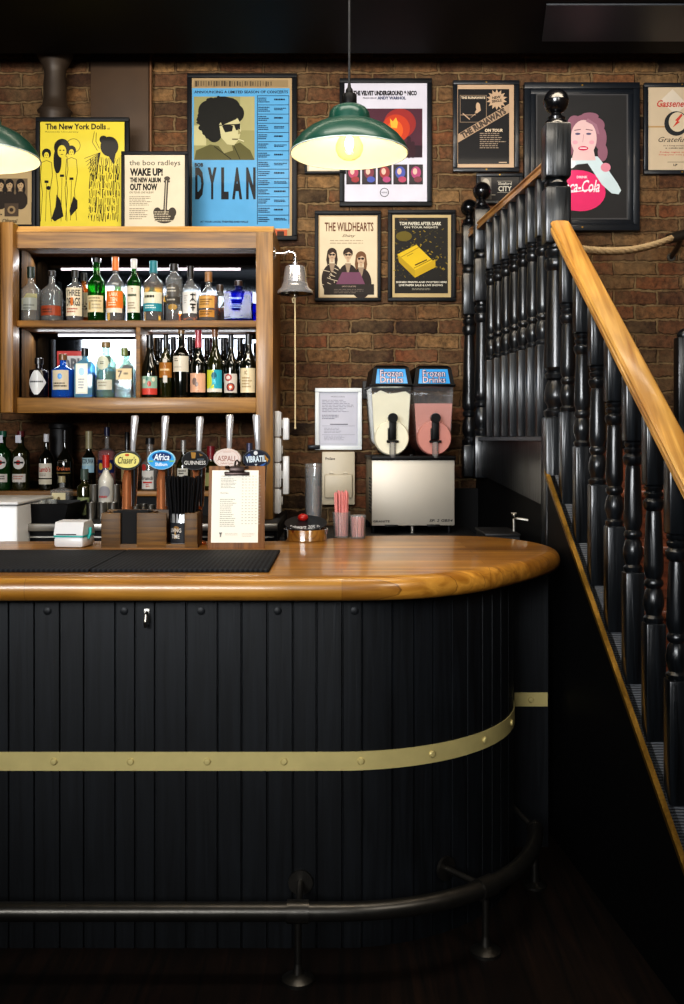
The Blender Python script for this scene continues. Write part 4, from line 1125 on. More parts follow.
tap(258, 459, 259, 257.5, 'copper beer tap with dark blue badge, rightmost of five', '#10182a', '#10141c', a5, top=415)

# ------------------------------------------------------------------ caddy, napkins, straws, tin
ca = (XX(149, 3.62), 3.66, 1.1)
cd = thing('bar_caddy', 'stained wooden bar caddy with two front notches holding napkins and straws', 'caddy', ca)
yf, yk = 3.60, 3.715; zc = 1.1; zt = ZX(513, 3.6)
cols = [(101, 120.5), (136.5, 166.5), (184.5, 197)]
MB(ca).box(XX(101, yf), XX(120.5, yf), yf, yf + .012, zc, zt, .003).box(XX(136.5, yf), XX(166.5, yf), yf, yf + .012, zc, zt, .003).box(XX(184.5, yf), XX(197.5, yf), yf, yf + .012, zc, zt, .003).box(XX(101, yf), XX(197.5, yf), yf + .0005, yf + .0115, zc, zc + .014).build('front_board', M_CADDY, cd)
MB(ca).box(XX(101, yf), XX(197.5, yf), yk - .012, yk, zc, zt + .006, .002).build('back_board', M_CADDY, cd)
MB(ca).box(XX(101, yf) + .0005, XX(101, yf) + .012, yf + .012, yk - .012, zc, zt, .002).build('side_board', M_CADDY, cd)
MB(ca).box(XX(197.5, yf) - .012, XX(197.5, yf) - .0005, yf + .012, yk - .012, zc, zt + .002, .002).build('side_board', M_CADDY, cd)
MB(ca).box(XX(151, yf) - .005, XX(151, yf) + .005, yf + .012, yk - .012, zc + .012, zt, .001).build('divider', M_CADDY, cd)
MB(ca).box(XX(101, yf) + .012, XX(197.5, yf) - .012, yf + .012, yk - .012, zc, zc + .011).build('floor_board', M_CADDY, cd)
m = MB((XX(128, yf), yf + .05, zc + .0115)); nx0, nx1 = XX(112, yf), XX(148, yf)
for i in range(16):
    y_ = yf + .0135 + i * .0052; dz = rr.uniform(-.003, .004)
    m.box(nx0 + rr.uniform(0, .004), nx1 - rr.uniform(0, .004), y_, y_ + .0045, zc + .0115, zt + .002 + dz)
tag(m.build('napkin_stack', M_NAP, smooth=False), 'stack of black paper napkins in the left half of the wooden caddy', 'napkins')
tx = XX(183.5, yf + .05); tn = thing('drinks_tin', 'black and silver tin lettered LIVING TIME in the caddy notch', 'tin', (tx, yf + .047, zc + .0115))
tr_ = .0465
MB().lathe([(tr_ * .95, 0), (tr_, .003), (tr_, .108), (tr_ * .97, .11), (tr_ * .93, .11), (tr_ * .93, .006), (.001, .006)], seg=28, cap=False, dy=.78).build('can', plain('silver_tin', '#b9bcbe', .3, metal=.6), tn)
P = Print(1, .026, 0, R=tr_ + .0006, step=.0003, dy=.78); P.rect(-.07, -.078, .09, -.004, '#2a2c30'); P.up(); P.ell(.004, -.056, .013, .01, '#8a6c40'); P.rect(-.004, -.052, .004, -.02, '#a88850'); P.up()
P.text('LIVING', -.024, -.058, .024, -.043, '#d0cec8', bold=.02); P.text('TIME', -.018, -.036, .018, -.021, '#d0cec8', bold=.02)
P.build('wrap', tn, M_LABEL)
sm = MB().tube([(0, 0, 0), (0, 0, .238)], .0033, 8)
s0 = None
spots = []
for i in range(60):
    for q in range(60):
        a__ = rr.random() * 2 * PI; d__ = math.sqrt(rr.random()) * .039
        x_, y_ = tx + d__ * math.cos(a__), yf + .047 + d__ * .76 * math.sin(a__)
        if all((x_ - a_) ** 2 + (y_ - b_) ** 2 > .0066 ** 2 for a_, b_ in spots): spots.append((x_, y_)); break
for x_, y_ in spots:
    o = sm.build('drinking_straw', M_STRAW) if s0 is None else s0.copy()
    if s0 is None: s0 = o
    else: COL.objects.link(o)
    o.location = (x_, y_, zc + .018); o.rotation_euler = (-(y_ - yf - .047) * 2.2 + rr.uniform(-.03, .03), (x_ - tx) * 2.6 + rr.uniform(-.03, .03), 0); o.scale = (1, 1, rr.uniform(.98, 1.02))
    tag(o, 'black drinking straw standing in the tin in the wooden caddy', 'straw', 'black straws in the caddy')

# ------------------------------------------------------------------ clipboard with menu
cl = thing('menu_clipboard', 'walnut clipboard with cream menu sheet leaning behind the bar mat', 'clipboard', (XX(236, 3.575), 3.575, 1.1), rot=(math.radians(-8), 0, 0))
hw = 28.5 * 3.58 / F; hh = .298
MB().box(-hw, hw, 0, .005, .0, hh, .0015).build('board', M_CLIP, cl)
sp = MB().box(-hw + .012, hw - .024, -.0012, -.0004, .022, hh - .016).build('menu_sheet', plain('menu_paper', '#ece9dc', .7, noise=.03), cl)
P = Print(1, 0, 0, step=.0002); 
P.text('CRAFTED', -.058, -.263, -.022, -.258, '#77746a'); P.small(-.058, -.252, .0, -.215, 7, '#8d897c', 5, .35); P.text('Kitchen', -.058, -.203, -.03, -.197, '#66635a'); P.small(-.06, -.178, .0, -.075, 15, '#8d897c', 8, .32)
for q in range(6): P.small(.018 + q * .012, -.262, .026 + q * .012, -.08, 17, '#a5a193', 11 + q, .22)
P.poly([(-.062, -.058), (-.05, -.058), (-.054, -.05), (-.054, -.042), (-.058, -.042), (-.058, -.05)], '#4a473f'); P.small(-.04, -.055, .01, -.045, 2, '#a5a193', 3, .25); P.small(.02, -.055, .07, -.04, 3, '#a5a193', 4, .25)
P.build('menu_print', sp, M_LABEL, loc=(0, -.0016, 0))
m = MB(); m.box(-.045, .045, -.010, .0, hh - .035, hh - .022, .003); m.box(-.027, .027, -.016, -.004, hh - .024, hh - .002, .004)
m.tube([(-.04, -.008, hh - .006), (-.03, -.012, hh - .006)], .006, 10).tube([(.03, -.012, hh - .006), (.04, -.008, hh - .006)], .006, 10)
m.tube([(-.008, -.01, hh - .004), (-.006, -.008, hh + .014), (0, -.007, hh + .02), (.006, -.008, hh + .014), (.008, -.01, hh - .004)], .0035, 8)
m.build('clip', M_BRONZE, cl)

# ------------------------------------------------------------------ card reader
cr = thing('receipt_printer', 'white rounded receipt printer with teal stripe on the bar', 'printer', (XX(73, 3.64), 3.66, 1.1), rz=math.radians(-7))
def rbox(x0, x1, y0, y1, z0, z1, b): return MB().box(x0, x1, y0, y1, z0, z1, b)
rbox(-.056, .056, -.06, .06, 0, .042, .012).build('base', M_WHITE, cr)
rbox(-.0555, .0555, -.0595, .0595, .038, .045, .002).build('stripe', M_TEAL, cr)
MB().prism([(-.059, .045), (-.059, .052), (-.044, .092), (.03, .096), (.058, .07), (.058, .045)], 'X', -.054, .054).build('cover', M_WHITE, cr, angle=30)
MB().box(-.045, .03, -.0598, -.056, .047, .0505).build('paper_slot', M_BLKM, cr)
MB().tube([(.058, -.015, .03), (.064, -.01, .05), (.06, .0, .068)], .006, 8).build('latch', M_TEAL, cr)

# ------------------------------------------------------------------ bar mats
for a_, b_, l_ in ((XX(90, 2.94), -.214, 'black ribbed rubber bar mat in front of the clipboard and caddy'), (-1.32, XX(90, 2.94) - .003, 'black ribbed rubber bar mat at the left end of the bar')):
    m = MB(((a_ + b_) / 2, 3.2, 1.1)); m.box(a_, b_, 2.935, 3.46, 1.1, 1.110, .003)
    tag(m.build('bar_mat', M_RUBBER), l_, 'bar mat', 'rubber bar mats')
# ------------------------------------------------------------------ right end of the bar
# chrome ash dish
ax = XX(306, 3.9); ad_ = thing('steel_dish', 'round polished steel dish with engraved black lid at the bar edge', 'dish', (ax, 3.87, 1.1))
R_ = .086
MB().lathe([(R_ * .9, 0), (R_ * .95, .004), (R_ * .98, .035), (R_, .046), (R_ * .96, .046), (R_ * .93, .01), (.001, .01)], seg=40, cap=False).build('bowl', M_CHROME, ad_)
lm = MB()
vs = []; k = 40
for rr_, zz in ((R_ * .955, 0), (R_ * .955, .004), (R_ * .5, .002), (.001, .002)):
    vs += [(rr_ * math.cos(2 * PI * i / k), rr_ * math.sin(2 * PI * i / k), .0455 + zz) for i in range(k)]
fs = []
for q in range(3): fs += [(q * k + i, q * k + (i + 1) % k, (q + 1) * k + (i + 1) % k, (q + 1) * k + i) for i in range(k)]
lm.add(vs, fs); 
lid = lm.build('lid', plain('dark_steel_lid', '#2b2f34', .35, metal=.6), ad_)
lid.rotation_euler = (math.radians(16), 0, 0); lid.location = (0, .01, .022)
P = Print(1, 0, 0); P.text('Schwarz 205 St', -.058, -.02, .058, .02, '#d6d8da', bold=.01); P.build('engraving', lid, M_INK, loc=(0, -.045, .0488), rot=(-PI / 2, 0, 0))
m = MB((ax - .012, 3.90, 1.174)); m.ball((ax - .012, 3.90, 1.1865), .021, 18, 10, sz=.75)
tag(m.build('red_knob', capm('#a01a14')), 'small shiny red domed lid sitting on the steel dish', 'knob')
# stacked tumblers
cx_, cy_ = XX(313.5, 4.02), 4.02
cm = MB(); cm.lathe([(.024, 0), (.0255, .001), (.035, .125), (.0362, .126), (.0362, .129), (.0345, .129), (.0245, .003), (.001, .003)], seg=20, cap=False)
g0 = None
for i in range(11):
    o = cm.build('plastic_tumbler', M_G_PLAST) if g0 is None else g0.copy()
    if g0 is None: g0 = o
    else: COL.objects.link(o)
    o.location = (cx_, cy_, 1.1005 + i * .0165)
    tag(o, 'clear plastic tumbler nested in the tall stack beside the steel dish', 'tumbler', 'nested plastic tumblers')
# straw glasses
def straws(px, Y, top, gtop, n, lab, slab, grp, gr, lab2):
    x = XX(px, Y)
    g = MB((x, Y, 1.1)); gh = ZX(gtop, Y) - 1.1
    g.lathe([(gr * .85, 1.1), (gr * .88, 1.102), (gr, 1.1 + gh), (gr * .95, 1.1 + gh), (gr * .84, 1.106), (.001, 1.106)], (x, Y, 0), 20, cap=False)
    tag(g.build('straw_glass', M_G_CLEAR), lab, 'glass')
    s0 = None; H = ZX(top, Y) - 1.108
    sp = []
    tries = 0
    while len(sp) < n and tries < 4000:
        tries += 1
        a, d = rr.random() * 2 * PI, gr * .76 * math.sqrt(rr.random())
        p_ = (d * math.cos(a), d * math.sin(a))
        if all((p_[0] - q[0]) ** 2 + (p_[1] - q[1]) ** 2 > .0068 ** 2 for q in sp): sp.append(p_)
    for dx, dy_ in sp:
        o = MB().tube([(0, 0, 0), (0, 0, H)], .0034, 8).build('drinking_straw', M_PINK) if s0 is None else s0.copy()
        if s0 is None: s0 = o
        else: COL.objects.link(o)
        o.location = (x + dx * .85, Y + dy_ * .85, 1.108); o.rotation_euler = (-dy_ * 1.0 + rr.uniform(-.02, .02), dx * 1.2 + rr.uniform(-.02, .02), 0); o.scale = (1, 1, rr.uniform(.95, 1.02))
        tag(o, slab, 'straw', grp)
straws(341.5, 3.98, 491, 512, 20, 'tall clear glass holding long pink straws on the bar', 'long pink striped drinking straw in the taller glass', 'long pink straws', .036, '')
straws(358, 3.95, 517, 515, 14, 'short clear glass of cut pink straws next to the taller straw glass', 'short pink striped straw in the small glass', 'short pink straws', .033, '')

# ------------------------------------------------------------------ frozen drinks machine
MY = 4.70
sl = thing('frozen_drinks_machine', 'steel twin-tank frozen drinks machine with white and pink slush', 'drinks machine', (XX(411, MY), MY + .21, 1.05), rz=math.radians(3))
hw = .196; D0, D1 = -.21, .21
zf0, zf1 = .036, ZX(460, MY) - 1.05
MB().box(-hw + .004, hw - .004, D0 + .02, D1, zf0, zf1, .004).build('housing', plain('perforated_side', '#7d7260', .5, metal=.4), sl)
MB().box(-hw, hw, D0, D0 + .02, zf0, zf1, .004).build('front_panel', M_STEEL2, sl)
v_ = MB()
for i in range(11):
    for j in range(7): v_.box(-hw + .002, -hw + .0045, D0 + .05 + j * .022, D0 + .062 + j * .022, .09 + i * .016, .098 + i * .016)
v_.build('vent_slots', M_BLKM, sl, smooth=False)
P = Print(1, 0, 0); P.text('GRANITE', -hw + .006, -.062, -hw + .085, -.052, '#1b1b1b', bold=.02); P.text('SP. 2 GB54', hw - .12, -.066, hw - .01, -.054, '#2a2a2a', shear=.2, bold=.02)
P.build('front_lettering', sl, M_INK, loc=(0, D0 - .0006, 0))
MB().box(-hw - .002, hw + .004, D0 - .012, D1, zf1, zf1 + .02, .004).box(-.018, .0, D0 - .004, D0 + .02, zf1 + .0, zf1 + .028, .003).build('top_deck', M_BLK, sl)
for sx in (-.105, .093):
    MB().box(sx - .03, sx + .03, D0 - .03, D0 - .0, zf0 - .004, zf0 + .006, .002).build('drip_tray_clip', M_BLK, sl)
for sx in (-.185, .0, .175):
    for sy in (D0 + .04, D1 - .05):
        MB().lathe([(.012, 0), (.013, zf0)], (sx, sy, 0), 12).build('foot', M_STEEL if sx == 0 else M_BLK, sl)
def tank(cx, lname, liq, fillpy, lump, s_left):
    zc_ = ZX(438, MY) - 1.05; R = .083; zt_ = ZX(385.5, MY) - 1.05
    def outline(k, ztop, n=18):
        pts = []
        for i in range(n + 1):
            a = PI + PI * i / n
            pts.append((cx + R * k * math.cos(a), zc_ + R * k * math.sin(a)))
        wt = .0945 * k
        pts += [(cx + wt, ztop)]
        if lump:
            for i in range(1, 9):
                pts.append((cx + wt - 2 * wt * i / 9, ztop + .012 * math.sin(i * 1.1) * (1 if i % 2 else .5) + .012 * math.sin(PI * i / 9)))
        pts += [(cx - wt, ztop)]
        return pts
    zf = ZX(fillpy, MY) - 1.05
    MB().prism(outline(1.0, zt_) if not lump else [p for p in outline(1.0, zt_)][:20] + [(cx - .0945, zt_)], 'Y', D0 + .045, D1 - .04).build('tank', M_G_PLAST, sl, angle=30)
    MB().prism(outline(.955, zf), 'Y', D0 + .052, D1 - .05).build('slush', liq, sl, angle=30)
    MB().lathe([(R * .99, D0 + .046), (R * .99, D0 + .02), (R * .93, D0 + .012), (R * .3, D0 + .012), (.001, D0 + .012)], (cx, 0, zc_), 36, axis='Y').build('front_dome', liq, sl)
    # lid with lit sign
    zl0, zl1 = ZX(384.5, MY) - 1.05, ZX(364.5, MY) - 1.05
    w0, w1 = .098, .080
    ld = MB(); ld.box(cx - .104, cx + .104, D0 + .03, D1 - .03, zt_ - .004, zt_ + .010, .003)
    vs = []
    for z, w, f in ((zl0, w0, D0 + .02), (zl1 - .012, w1 + .004, D0 + .045), (zl1, w1 - .012, D0 + .06)):
        vs += [(cx - w, f, z), (cx + w, f, z), (cx + w, D1 - .05, z), (cx - w, D1 - .05, z)]
    fs = [(3, 2, 1, 0), (8, 9, 10, 11)]
    for q in range(2): fs += [(4 * q + i, 4 * q + (i + 1) % 4, 4 * q + 4 + (i + 1) % 4, 4 * q + 4 + i) for i in range(4)]
    ld.add(vs, fs)
    lid = ld.build('lid', M_BLK, sl, angle=25)
    Hh = zl1 - zl0 - .012
    P = Print(1, 0, 0, step=.0003)
    P.poly([(-.076, -.006), (.076, -.006), (.066, -Hh + .003), (-.066, -Hh + .003)], '#2f8fd0'); P.up()
    zs = Hh
    for q, (t_, a, b) in enumerate((('Frozen', .48, .92), ('Drinks', .1, .5))):
        P.l = 2; P.text(t_, -.056, -Hh * b, .056, -Hh * a, '#2b2c44', bold=.07); P.l = 3; P.text(t_, -.053, -Hh * (b - .02), .053, -Hh * (a + .02), '#c4bccb', bold=.0)
    P.build('sign_face', lid, print_mat('lit_sign', .3, .3), loc=(cx, D0 + .0192, zl0), rot=(-math.atan2(.025, Hh), 0, 0))
    # dispensing tap
    tz = lambda p: ZX(p, MY) - 1.05
    tp = MB(); tp.lathe([(.022, D0 - .02), (.0235, D0 - .012), (.0235, D0 + .012)], (cx + .003, 0, tz(418)), 18, axis='Y'); tp.box(cx - .014, cx + .018, D0 - .014, D0 + .014, tz(440), tz(420), .004); tp.box(cx - .02, cx - .012, D0 - .01, D0 + .01, tz(440), tz(428), .002)
    tp.tube([(cx - .026, D0 - .004, tz(441.5)), (cx + .03, D0 - .004, tz(441.5))], .006, 10)
    tp.build('tap_lever', M_BLK, sl)
    MB().lathe([(.015, tz(442)), (.015, tz(457)), (.012, tz(458)), (.011, tz(458))], (cx + .002, D0 + .0, 0), 16).build('spout', glass('frosted_plastic', '#dcdcdc', 1, .2, .25, '#d0ccc8'), sl)
L_WHITE = plain('white_slush', '#d2cdb6', .35, emit=.10, ecol='#fff6dc', noise=.06, nscale=40, coat=.5)  # faint emission in both slush colours stands in for light inside the tanks
L_PINK = plain('pink_slush', '#b27a70', .35, emit=.04, ecol='#ff9080', noise=.06, nscale=40, coat=.5)
tank(-.100, 'left', L_WHITE, 394, True, 0)
tank(.102, 'right', L_PINK, 403, False, 0)
for cx in (-.1, .102):
    q = bpy.data.lights.new('tank_light', 'AREA'); q.size = .12; q.energy = .5; q.color = (.9, .95, 1)
    o = bpy.data.objects.new('tank_light', q); COL.objects.link(o); o.parent = sl; o.location = (cx, D0 + .12, ZX(387.5, MY) - 1.05); tag(o)

# ------------------------------------------------------------------ wall-mounted things near the machine
WY = 5.2
def wthing(name, label, cat, px, py, group=None): return thing(name, label, cat, (XX(px, WY), WY, ZX(py, WY)), 0, group)
cf = wthing('certificate_frame', 'white framed licence certificate on the brick wall beside the drinks machine', 'picture frame', 338.5, 419)
def frame_parts(t, hw, hh, b, d, mat, inner=None, lip=None, dz=0):
    m = MB()
    for (x0_, x1_, z0_, z1_) in ((-hw, hw, hh - b, hh), (-hw, hw, -hh, -hh + b), (-hw, -hw + b, -hh + b, hh - b), (hw - b, hw, -hh + b, hh - b)):
        m.box(x0_, x1_, -d, 0, z0_, z1_, .003)
    return m.build('frame', mat, t)
s5 = 5.17 / F
frame_parts(cf, 23.5 * s5, 31 * s5, 4.2 * s5, .022, M_WFRAME)
P = Print(s5, 338.5, 419)
P.rect(319, 392, 358.2, 446.5, '#bfc0cb'); P.up(); P.rect(321, 395, 356, 443, '#c6c6d2'); P.up()
P.text('PREMISES LICENCE', 331, 396.2, 345, 397.2, '#4a4a58'); P.small(322, 400, 354, 413, 8, '#77788a', 2, .3); P.small(322, 415, 340, 420, 3, '#5a5a6a', 4, .35); P.rect(330, 424, 348, 424.7, '#3d3d4a'); P.line([(322, 426), (355, 426)], .3, '#8a8a98'); P.small(324, 428, 345, 434, 4, '#8a8a98', 6, .3); P.small(324, 436, 345, 441, 4, '#8a8a98', 7, .3); P.line([(322, 434.8), (355, 434.8)], .3, '#8a8a98')
P.build('certificate', cf, M_INK, loc=(0, -.012, 0))
pb = wthing('paper_dispenser', 'beige metal dispenser panel below the white certificate frame', 'dispenser', 338.5, 478.5)
MB().box(-16.5 * s5, 16.5 * s5, -.05, 0, -26 * s5, 27 * s5, .006).build('body', M_BEIGE, pb)
MB().box(-14 * s5, 14 * s5, -.066, -.05, -19 * s5, 4.5 * s5, .01).build('cover', M_BEIGE, pb)
for q in (-7, 7): MB().tube([(q * s5 - .01, -.052, 5.2 * s5), (q * s5, -.052, 6.5 * s5), (q * s5 + .01, -.052, 5.2 * s5)], .003, 6).build('hinge', M_STEEL, pb)
P = Print(s5, 338.5, 478.5); P.text('ProSave', 325.5, 457, 335, 459.6, '#2a2a2c', bold=.02); P.build('lettering', pb, M_INK, loc=(0, -.0506, 0))
# switch boxes on the cabinet's post
SWG = 'white switch boxes on the cabinet post'
sxx = xR
for i, (p0, p1) in enumerate(((411, 437), (437.4, 462), (462.4, 487.5), (488, 513))):
    Y_ = 4.80; z0_, z1_ = ZX(p1, Y_), ZX(p0, Y_)
    t = thing('switch_box', 'white plastic switch box on the cabinet post, ' + ['topmost', 'second from top', 'third from top', 'lowest'][i] + ' of four', 'switch', (sxx + .0005, Y_, (z0_ + z1_) / 2), 0, SWG)
    h_ = (z1_ - z0_) / 2 - .001
    MB().box(0, .024, -.055, .055, -h_, h_, .003).build('back_box', M_WHITE, t)
    MB().box(.024, .03, -.05, .05, -h_ + .004, h_ - .004, .003).build('face_plate', M_WHITE, t)
    MB().box(.03, .036, -.02, .02, -.02, .02, .003).build('rocker', M_WHITE, t)
for p0, p1, l_ in ((418, 440, 'white adaptor plug beside the topmost switch box'), (456, 494, 'long white plug unit beside the third switch box')):
    m = MB((sxx + .05, 4.83, ZX((p0 + p1) / 2, 4.83))); m.box(sxx + .0365, sxx + .066, 4.79, 4.87, ZX(p1, 4.83), ZX(p0, 4.83), .006)
    tag(m.build('plug', M_WHITE), l_, 'plug')
cb = MB((XX(312, 5.18), 5.19, ZX(447, 5.18))); cb.box(XX(308, 5.18), XX(320, 5.18), 5.165, 5.2, ZX(449, 5.18), ZX(445, 5.18), .003)
tag(cb.build('wall_bracket', M_FRAMEB), 'small blue-grey bracket at lower left corner of the white certificate frame', 'bracket')
jb = MB((XX(364, 5.18), 5.19, ZX(391, 5.18))); jb.box(XX(362.5, 5.18), XX(370, 5.18), 5.165, 5.2, ZX(399, 5.18), ZX(381, 5.18), .004)
tag(jb.build('junction_box', M_BLKM), 'small dark junction box on brick left of the drinks machine', 'junction box')

# ------------------------------------------------------------------ brass bell
bl = thing('ship_bell', 'polished steel last-orders bell with cream pull cord on the cabinet side', 'bell', (XX(295, 4.72), 4.72, ZX(293, 4.72)))
o_ = (XX(295, 4.72), 4.72, ZX(293, 4.72)); bx, by = o_[0], o_[1]
Zb = lambda p: ZX(p, 4.72)
MB(o_).lathe([(.085, Zb(294)), (.087, Zb(292.5)), (.083, Zb(291)), (.066, Zb(287.5)), (.063, Zb(286)), (.060, Zb(283.5)), (.0575, Zb(283)), (.055, Zb(278)), (.049, Zb(270)), (.046, Zb(267)), (.040, Zb(266)), (.012, Zb(265.4)), (.012, Zb(262)), (.001, Zb(262))], (bx, by, 0), 32, cap=False).build('bell_body', M_BELL, bl)
MB(o_).tube([(xR + .001, by, Zb(253.5)), (xR + .05, by, Zb(253.5)), (bx - .03, by, Zb(251.5)), (bx - .01, by, Zb(252)), (bx, by, Zb(255)), (bx, by, Zb(263))], .0075, 12).lathe([(.028, 0), (.026, .005), (.014, .01)], (xR, by, Zb(253.5)), 16, axis='X').lathe([(.011, Zb(264)), (.011, Zb(258)), (.008, Zb(257.5))], (bx, by, 0), 12).build('bell_bracket', M_CHROME, bl)
MB(o_).tube([(bx, by, Zb(275)), (bx, by, Zb(294))], .004, 8).ball((bx, by, Zb(295.5)), .011).build('clapper', M_STEEL, bl)
MB(o_).tube([(bx, by, Zb(296)), (bx + .001, by, Zb(360)), (bx + .001, by, Zb(428))], .0035, 8).ball((bx + .001, by, Zb(428)), .006, 10, 6).tube([(bx, by, Zb(297)), (bx - .012, by - .004, Zb(299)), (bx - .008, by - .004, Zb(303))], .004, 6).build('pull_cord', M_CORD, bl)

# ------------------------------------------------------------------ pendant lamps
def lamp(X, Y, Zr, label):
    t = thing('pendant_lamp', label, 'pendant lamp', (X, Y, Zr), 0, 'green enamel pendant lamps')
    out = [(.178, 0), (.1805, .002), (.180, .006), (.171, .026), (.152, .05), (.125, .072), (.098, .086), (.080, .092), (.068, .095), (.064, .099), (.063, .112), (.060, .126), (.052, .137), (.040, .144), (.022, .147)]
    inn = [(.176, .002), (.168, .024), (.149, .047), (.122, .068), (.096, .082), (.076, .088), (.062, .092), (.058, .12), (.03, .138), (.001, .14)]
    MB().lathe(out, seg=48, cap=False).build('shade', M_GREEN, t)
    MB().lathe(inn, seg=48, cap=False).build('shade_lining', M_ENAM, t)
    k = 48; vs = []
    MB().tube([(.1785 * math.cos(2 * PI * i / 60), .1785 * math.sin(2 * PI * i / 60), .002) for i in range(61)], .0026, 8).build('rim', plain('pale_rim', '#c9d6d0', .3), t)
    MB().lathe([(.022, .145), (.023, .15), (.023, .178), (.02, .182), (.012, .184), (.011, .196), (.006, .202), (.004, .215)], seg=20).build('lamp_holder', M_BLK, t)
    MB().tube([(0, 0, .21), (0, 0, CEIL - Zr)], .0038, 8).build('cord', M_BLKM, t)
    MB().lathe([(.013, .09), (.013, .072), (.02, .062), (.034, .045), (.042, .025), (.042, .012), (.034, -.006), (.02, -.016), (.001, -.02)], seg=24).build('bulb', glass('bulb_glass', '#fff8ea', .6, .05, 0, '#ffffff', .65), t)
    MB().ball((0, 0, .032), .013, 12, 8, sz=1.7).build('filament', plain('glowing_filament', '#fff0c8', .5, emit=60.0, ecol='#ffe8c4'), t)
    l = bpy.data.lights.new('bulb_light', 'POINT'); l.energy = LAMP_W; l.color = (1, .80, .52); l.shadow_soft_size = .012
    o = bpy.data.objects.new('bulb_light', l); COL.objects.link(o); o.parent = t; o.location = (0, 0, .004)
    MB().lathe([(.03, CEIL - Zr - .02), (.045, CEIL - Zr - .004), (.045, CEIL - Zr - .0005)], seg=20).build('ceiling_rose', M_BLK, t)
LAMP_W = 2.6
lamp(XX(349.3, 3.05), 3.05, ZX(154, 3.05), 'green enamel pendant lamp hanging centrally in front of the posters')
lamp(XX(-20.5, 3.05), 3.05, ZX(158.5, 3.05), 'green enamel pendant lamp cut off by the left edge')

# ------------------------------------------------------------------ tap in the recess under the landing
tb = thing('hand_sink', 'small dark hand sink with chrome tap under the stair landing', 'sink', (.71, 4.36, 1.02))
so_ = (.71, 4.36, 1.02)
zs_ = 1.093
MB(so_).box(.61, .752, 4.23, 4.55, 1.02, zs_ - .012).build('basin', M_BLKM, tb)
MB(so_).box(.605, .755, 4.225, 4.555, zs_ - .012, zs_, .003).build('rim', M_BLKM, tb)
qx = XX(514, 4.35)
MB(so_).tube([(qx, 4.35, zs_), (qx, 4.35, ZX(519, 4.35)), (qx + .01, 4.33, ZX(518, 4.35)), (qx + .06, 4.31, ZX(519.5, 4.35)), (qx + .062, 4.31, ZX(522, 4.35))], .006, 8).ball((qx, 4.35, ZX(515, 4.35)), .01, 10, 6).tube([(qx - .012, 4.35, ZX(513.5, 4.35)), (qx + .012, 4.35, ZX(513.5, 4.35))], .004, 6).build('tap', M_STEEL, tb)
MB(so_).box(.61, .75, 4.24, 4.54, 0, 1.02).build('pedestal', M_PANEL, tb)

# ------------------------------------------------------------------ old pipework on the wall, left
pp = MB((XX(55, 5.1), 5.1, ZX(115, 5.1)))
Zp = lambda p: ZX(p, 5.1)
pp.lathe([(.075, 2.495), (.075, Zp(116)), (.088, Zp(112)), (.062, Zp(105)), (.058, Zp(98)), (.058, Zp(85)), (.053, Zp(75)), (.058, Zp(68)), (.075, Zp(62)), (.09, Zp(57)), (.092, Zp(53)), (.08, Zp(50)), (.08, CEIL + .088)], (XX(55, 5.1), 5.1, 0), 24)
tag(pp.build('cast_iron_pipe', plain('grimy_iron', '#3a3027', .5, metal=.2, noise=.4, nscale=9, bump=.3)), 'grimy moulded cast iron pipe against the wall above the yellow poster', 'pipe')
wbd = MB((XX(120, 5.18), 5.19, 2.9)); wbd.box(XX(91, 5.18), XX(149, 5.18), 5.172, 5.1995, 2.495, 3.49, .002)
tag(wbd.build('wall_board', plain('stained_board', '#42301f', .6, noise=.5, nscale=5)), 'stained brown board on the wall between the iron pipe and thin conduit', 'board')
cdp = MB((XX(150.5, 5.16), 5.16, 2.9)); cdp.tube([(XX(150.5, 5.16), 5.165, 2.495), (XX(150.5, 5.16), 5.165, 3.49)], .008, 10)
tag(cdp.build('conduit_pipe', plain('rusty_conduit', '#6a4a30', .5, metal=.3, noise=.3)), 'thin vertical rusty conduit beside the brown wall board', 'pipe')
# ------------------------------------------------------------------ posters
def poster(name, label, x0, y0, x1, y1, b, draw, mat=None, d=.024, cat='poster', YW=5.1995, mount=None, tip=0.0, zmin=None, screws=False, bz=None):
    Y = YW - d
    s = Y / F
    cx, cy = (x0 + x1) / 2, (y0 + y1) / 2
    hw, hh = (x1 - x0) / 2 * s, (y1 - y0) / 2 * s
    zc = ZX(cy, Y)
    t = thing(name, label, cat, (XX(cx, Y), YW, zc))
    f = MB(); bb = b * s
    z0 = -hh if zmin is None else zmin - zc
    for q in ((-hw, hw, hh - bb, hh), (-hw, hw, z0, z0 + bb), (-hw, -hw + bb, z0 + bb, hh - bb), (hw - bb, hw, z0 + bb, hh - bb)):
        f.box(q[0], q[1], -d, 0, q[2], q[3], .003)
    f.build('frame', mat or M_FRAME, t)
    if bz:
        g = MB(); k = bz * s
        for q in ((-hw + bb, hw - bb, hh - bb - k, hh - bb), (-hw + bb, hw - bb, z0 + bb, z0 + bb + k), (-hw + bb, -hw + bb + k, z0 + bb + k, hh - bb - k), (hw - bb - k, hw - bb, z0 + bb + k, hh - bb - k)):
            g.box(q[0], q[1], -d + .008, 0, q[2], q[3], .002)
        g.build('inner_frame', M_FRAMEB, t)
    P = Print(s, cx, cy, step=.00025)
    P.rect(x0 + b * .8, y0 + b * .8, x1 - b * .8, (y1 - b * .8) if zmin is None else cy - (z0 + bb * .8) / s, '#0c0c0d'); P.up()
    draw(P)
    P.build('print', t, M_INK, loc=(0, -d + .010, 0))
    if screws:
        for yy in (hh - bb * .5, z0 + bb * .5): MB().lathe([(.005, -.001), (.004, .002), (.001, .003)], (0, -d - .001, yy), 8, axis='Y').build('brass_hanger', M_GOLD, t)
    return t
TOPZ = 2.49

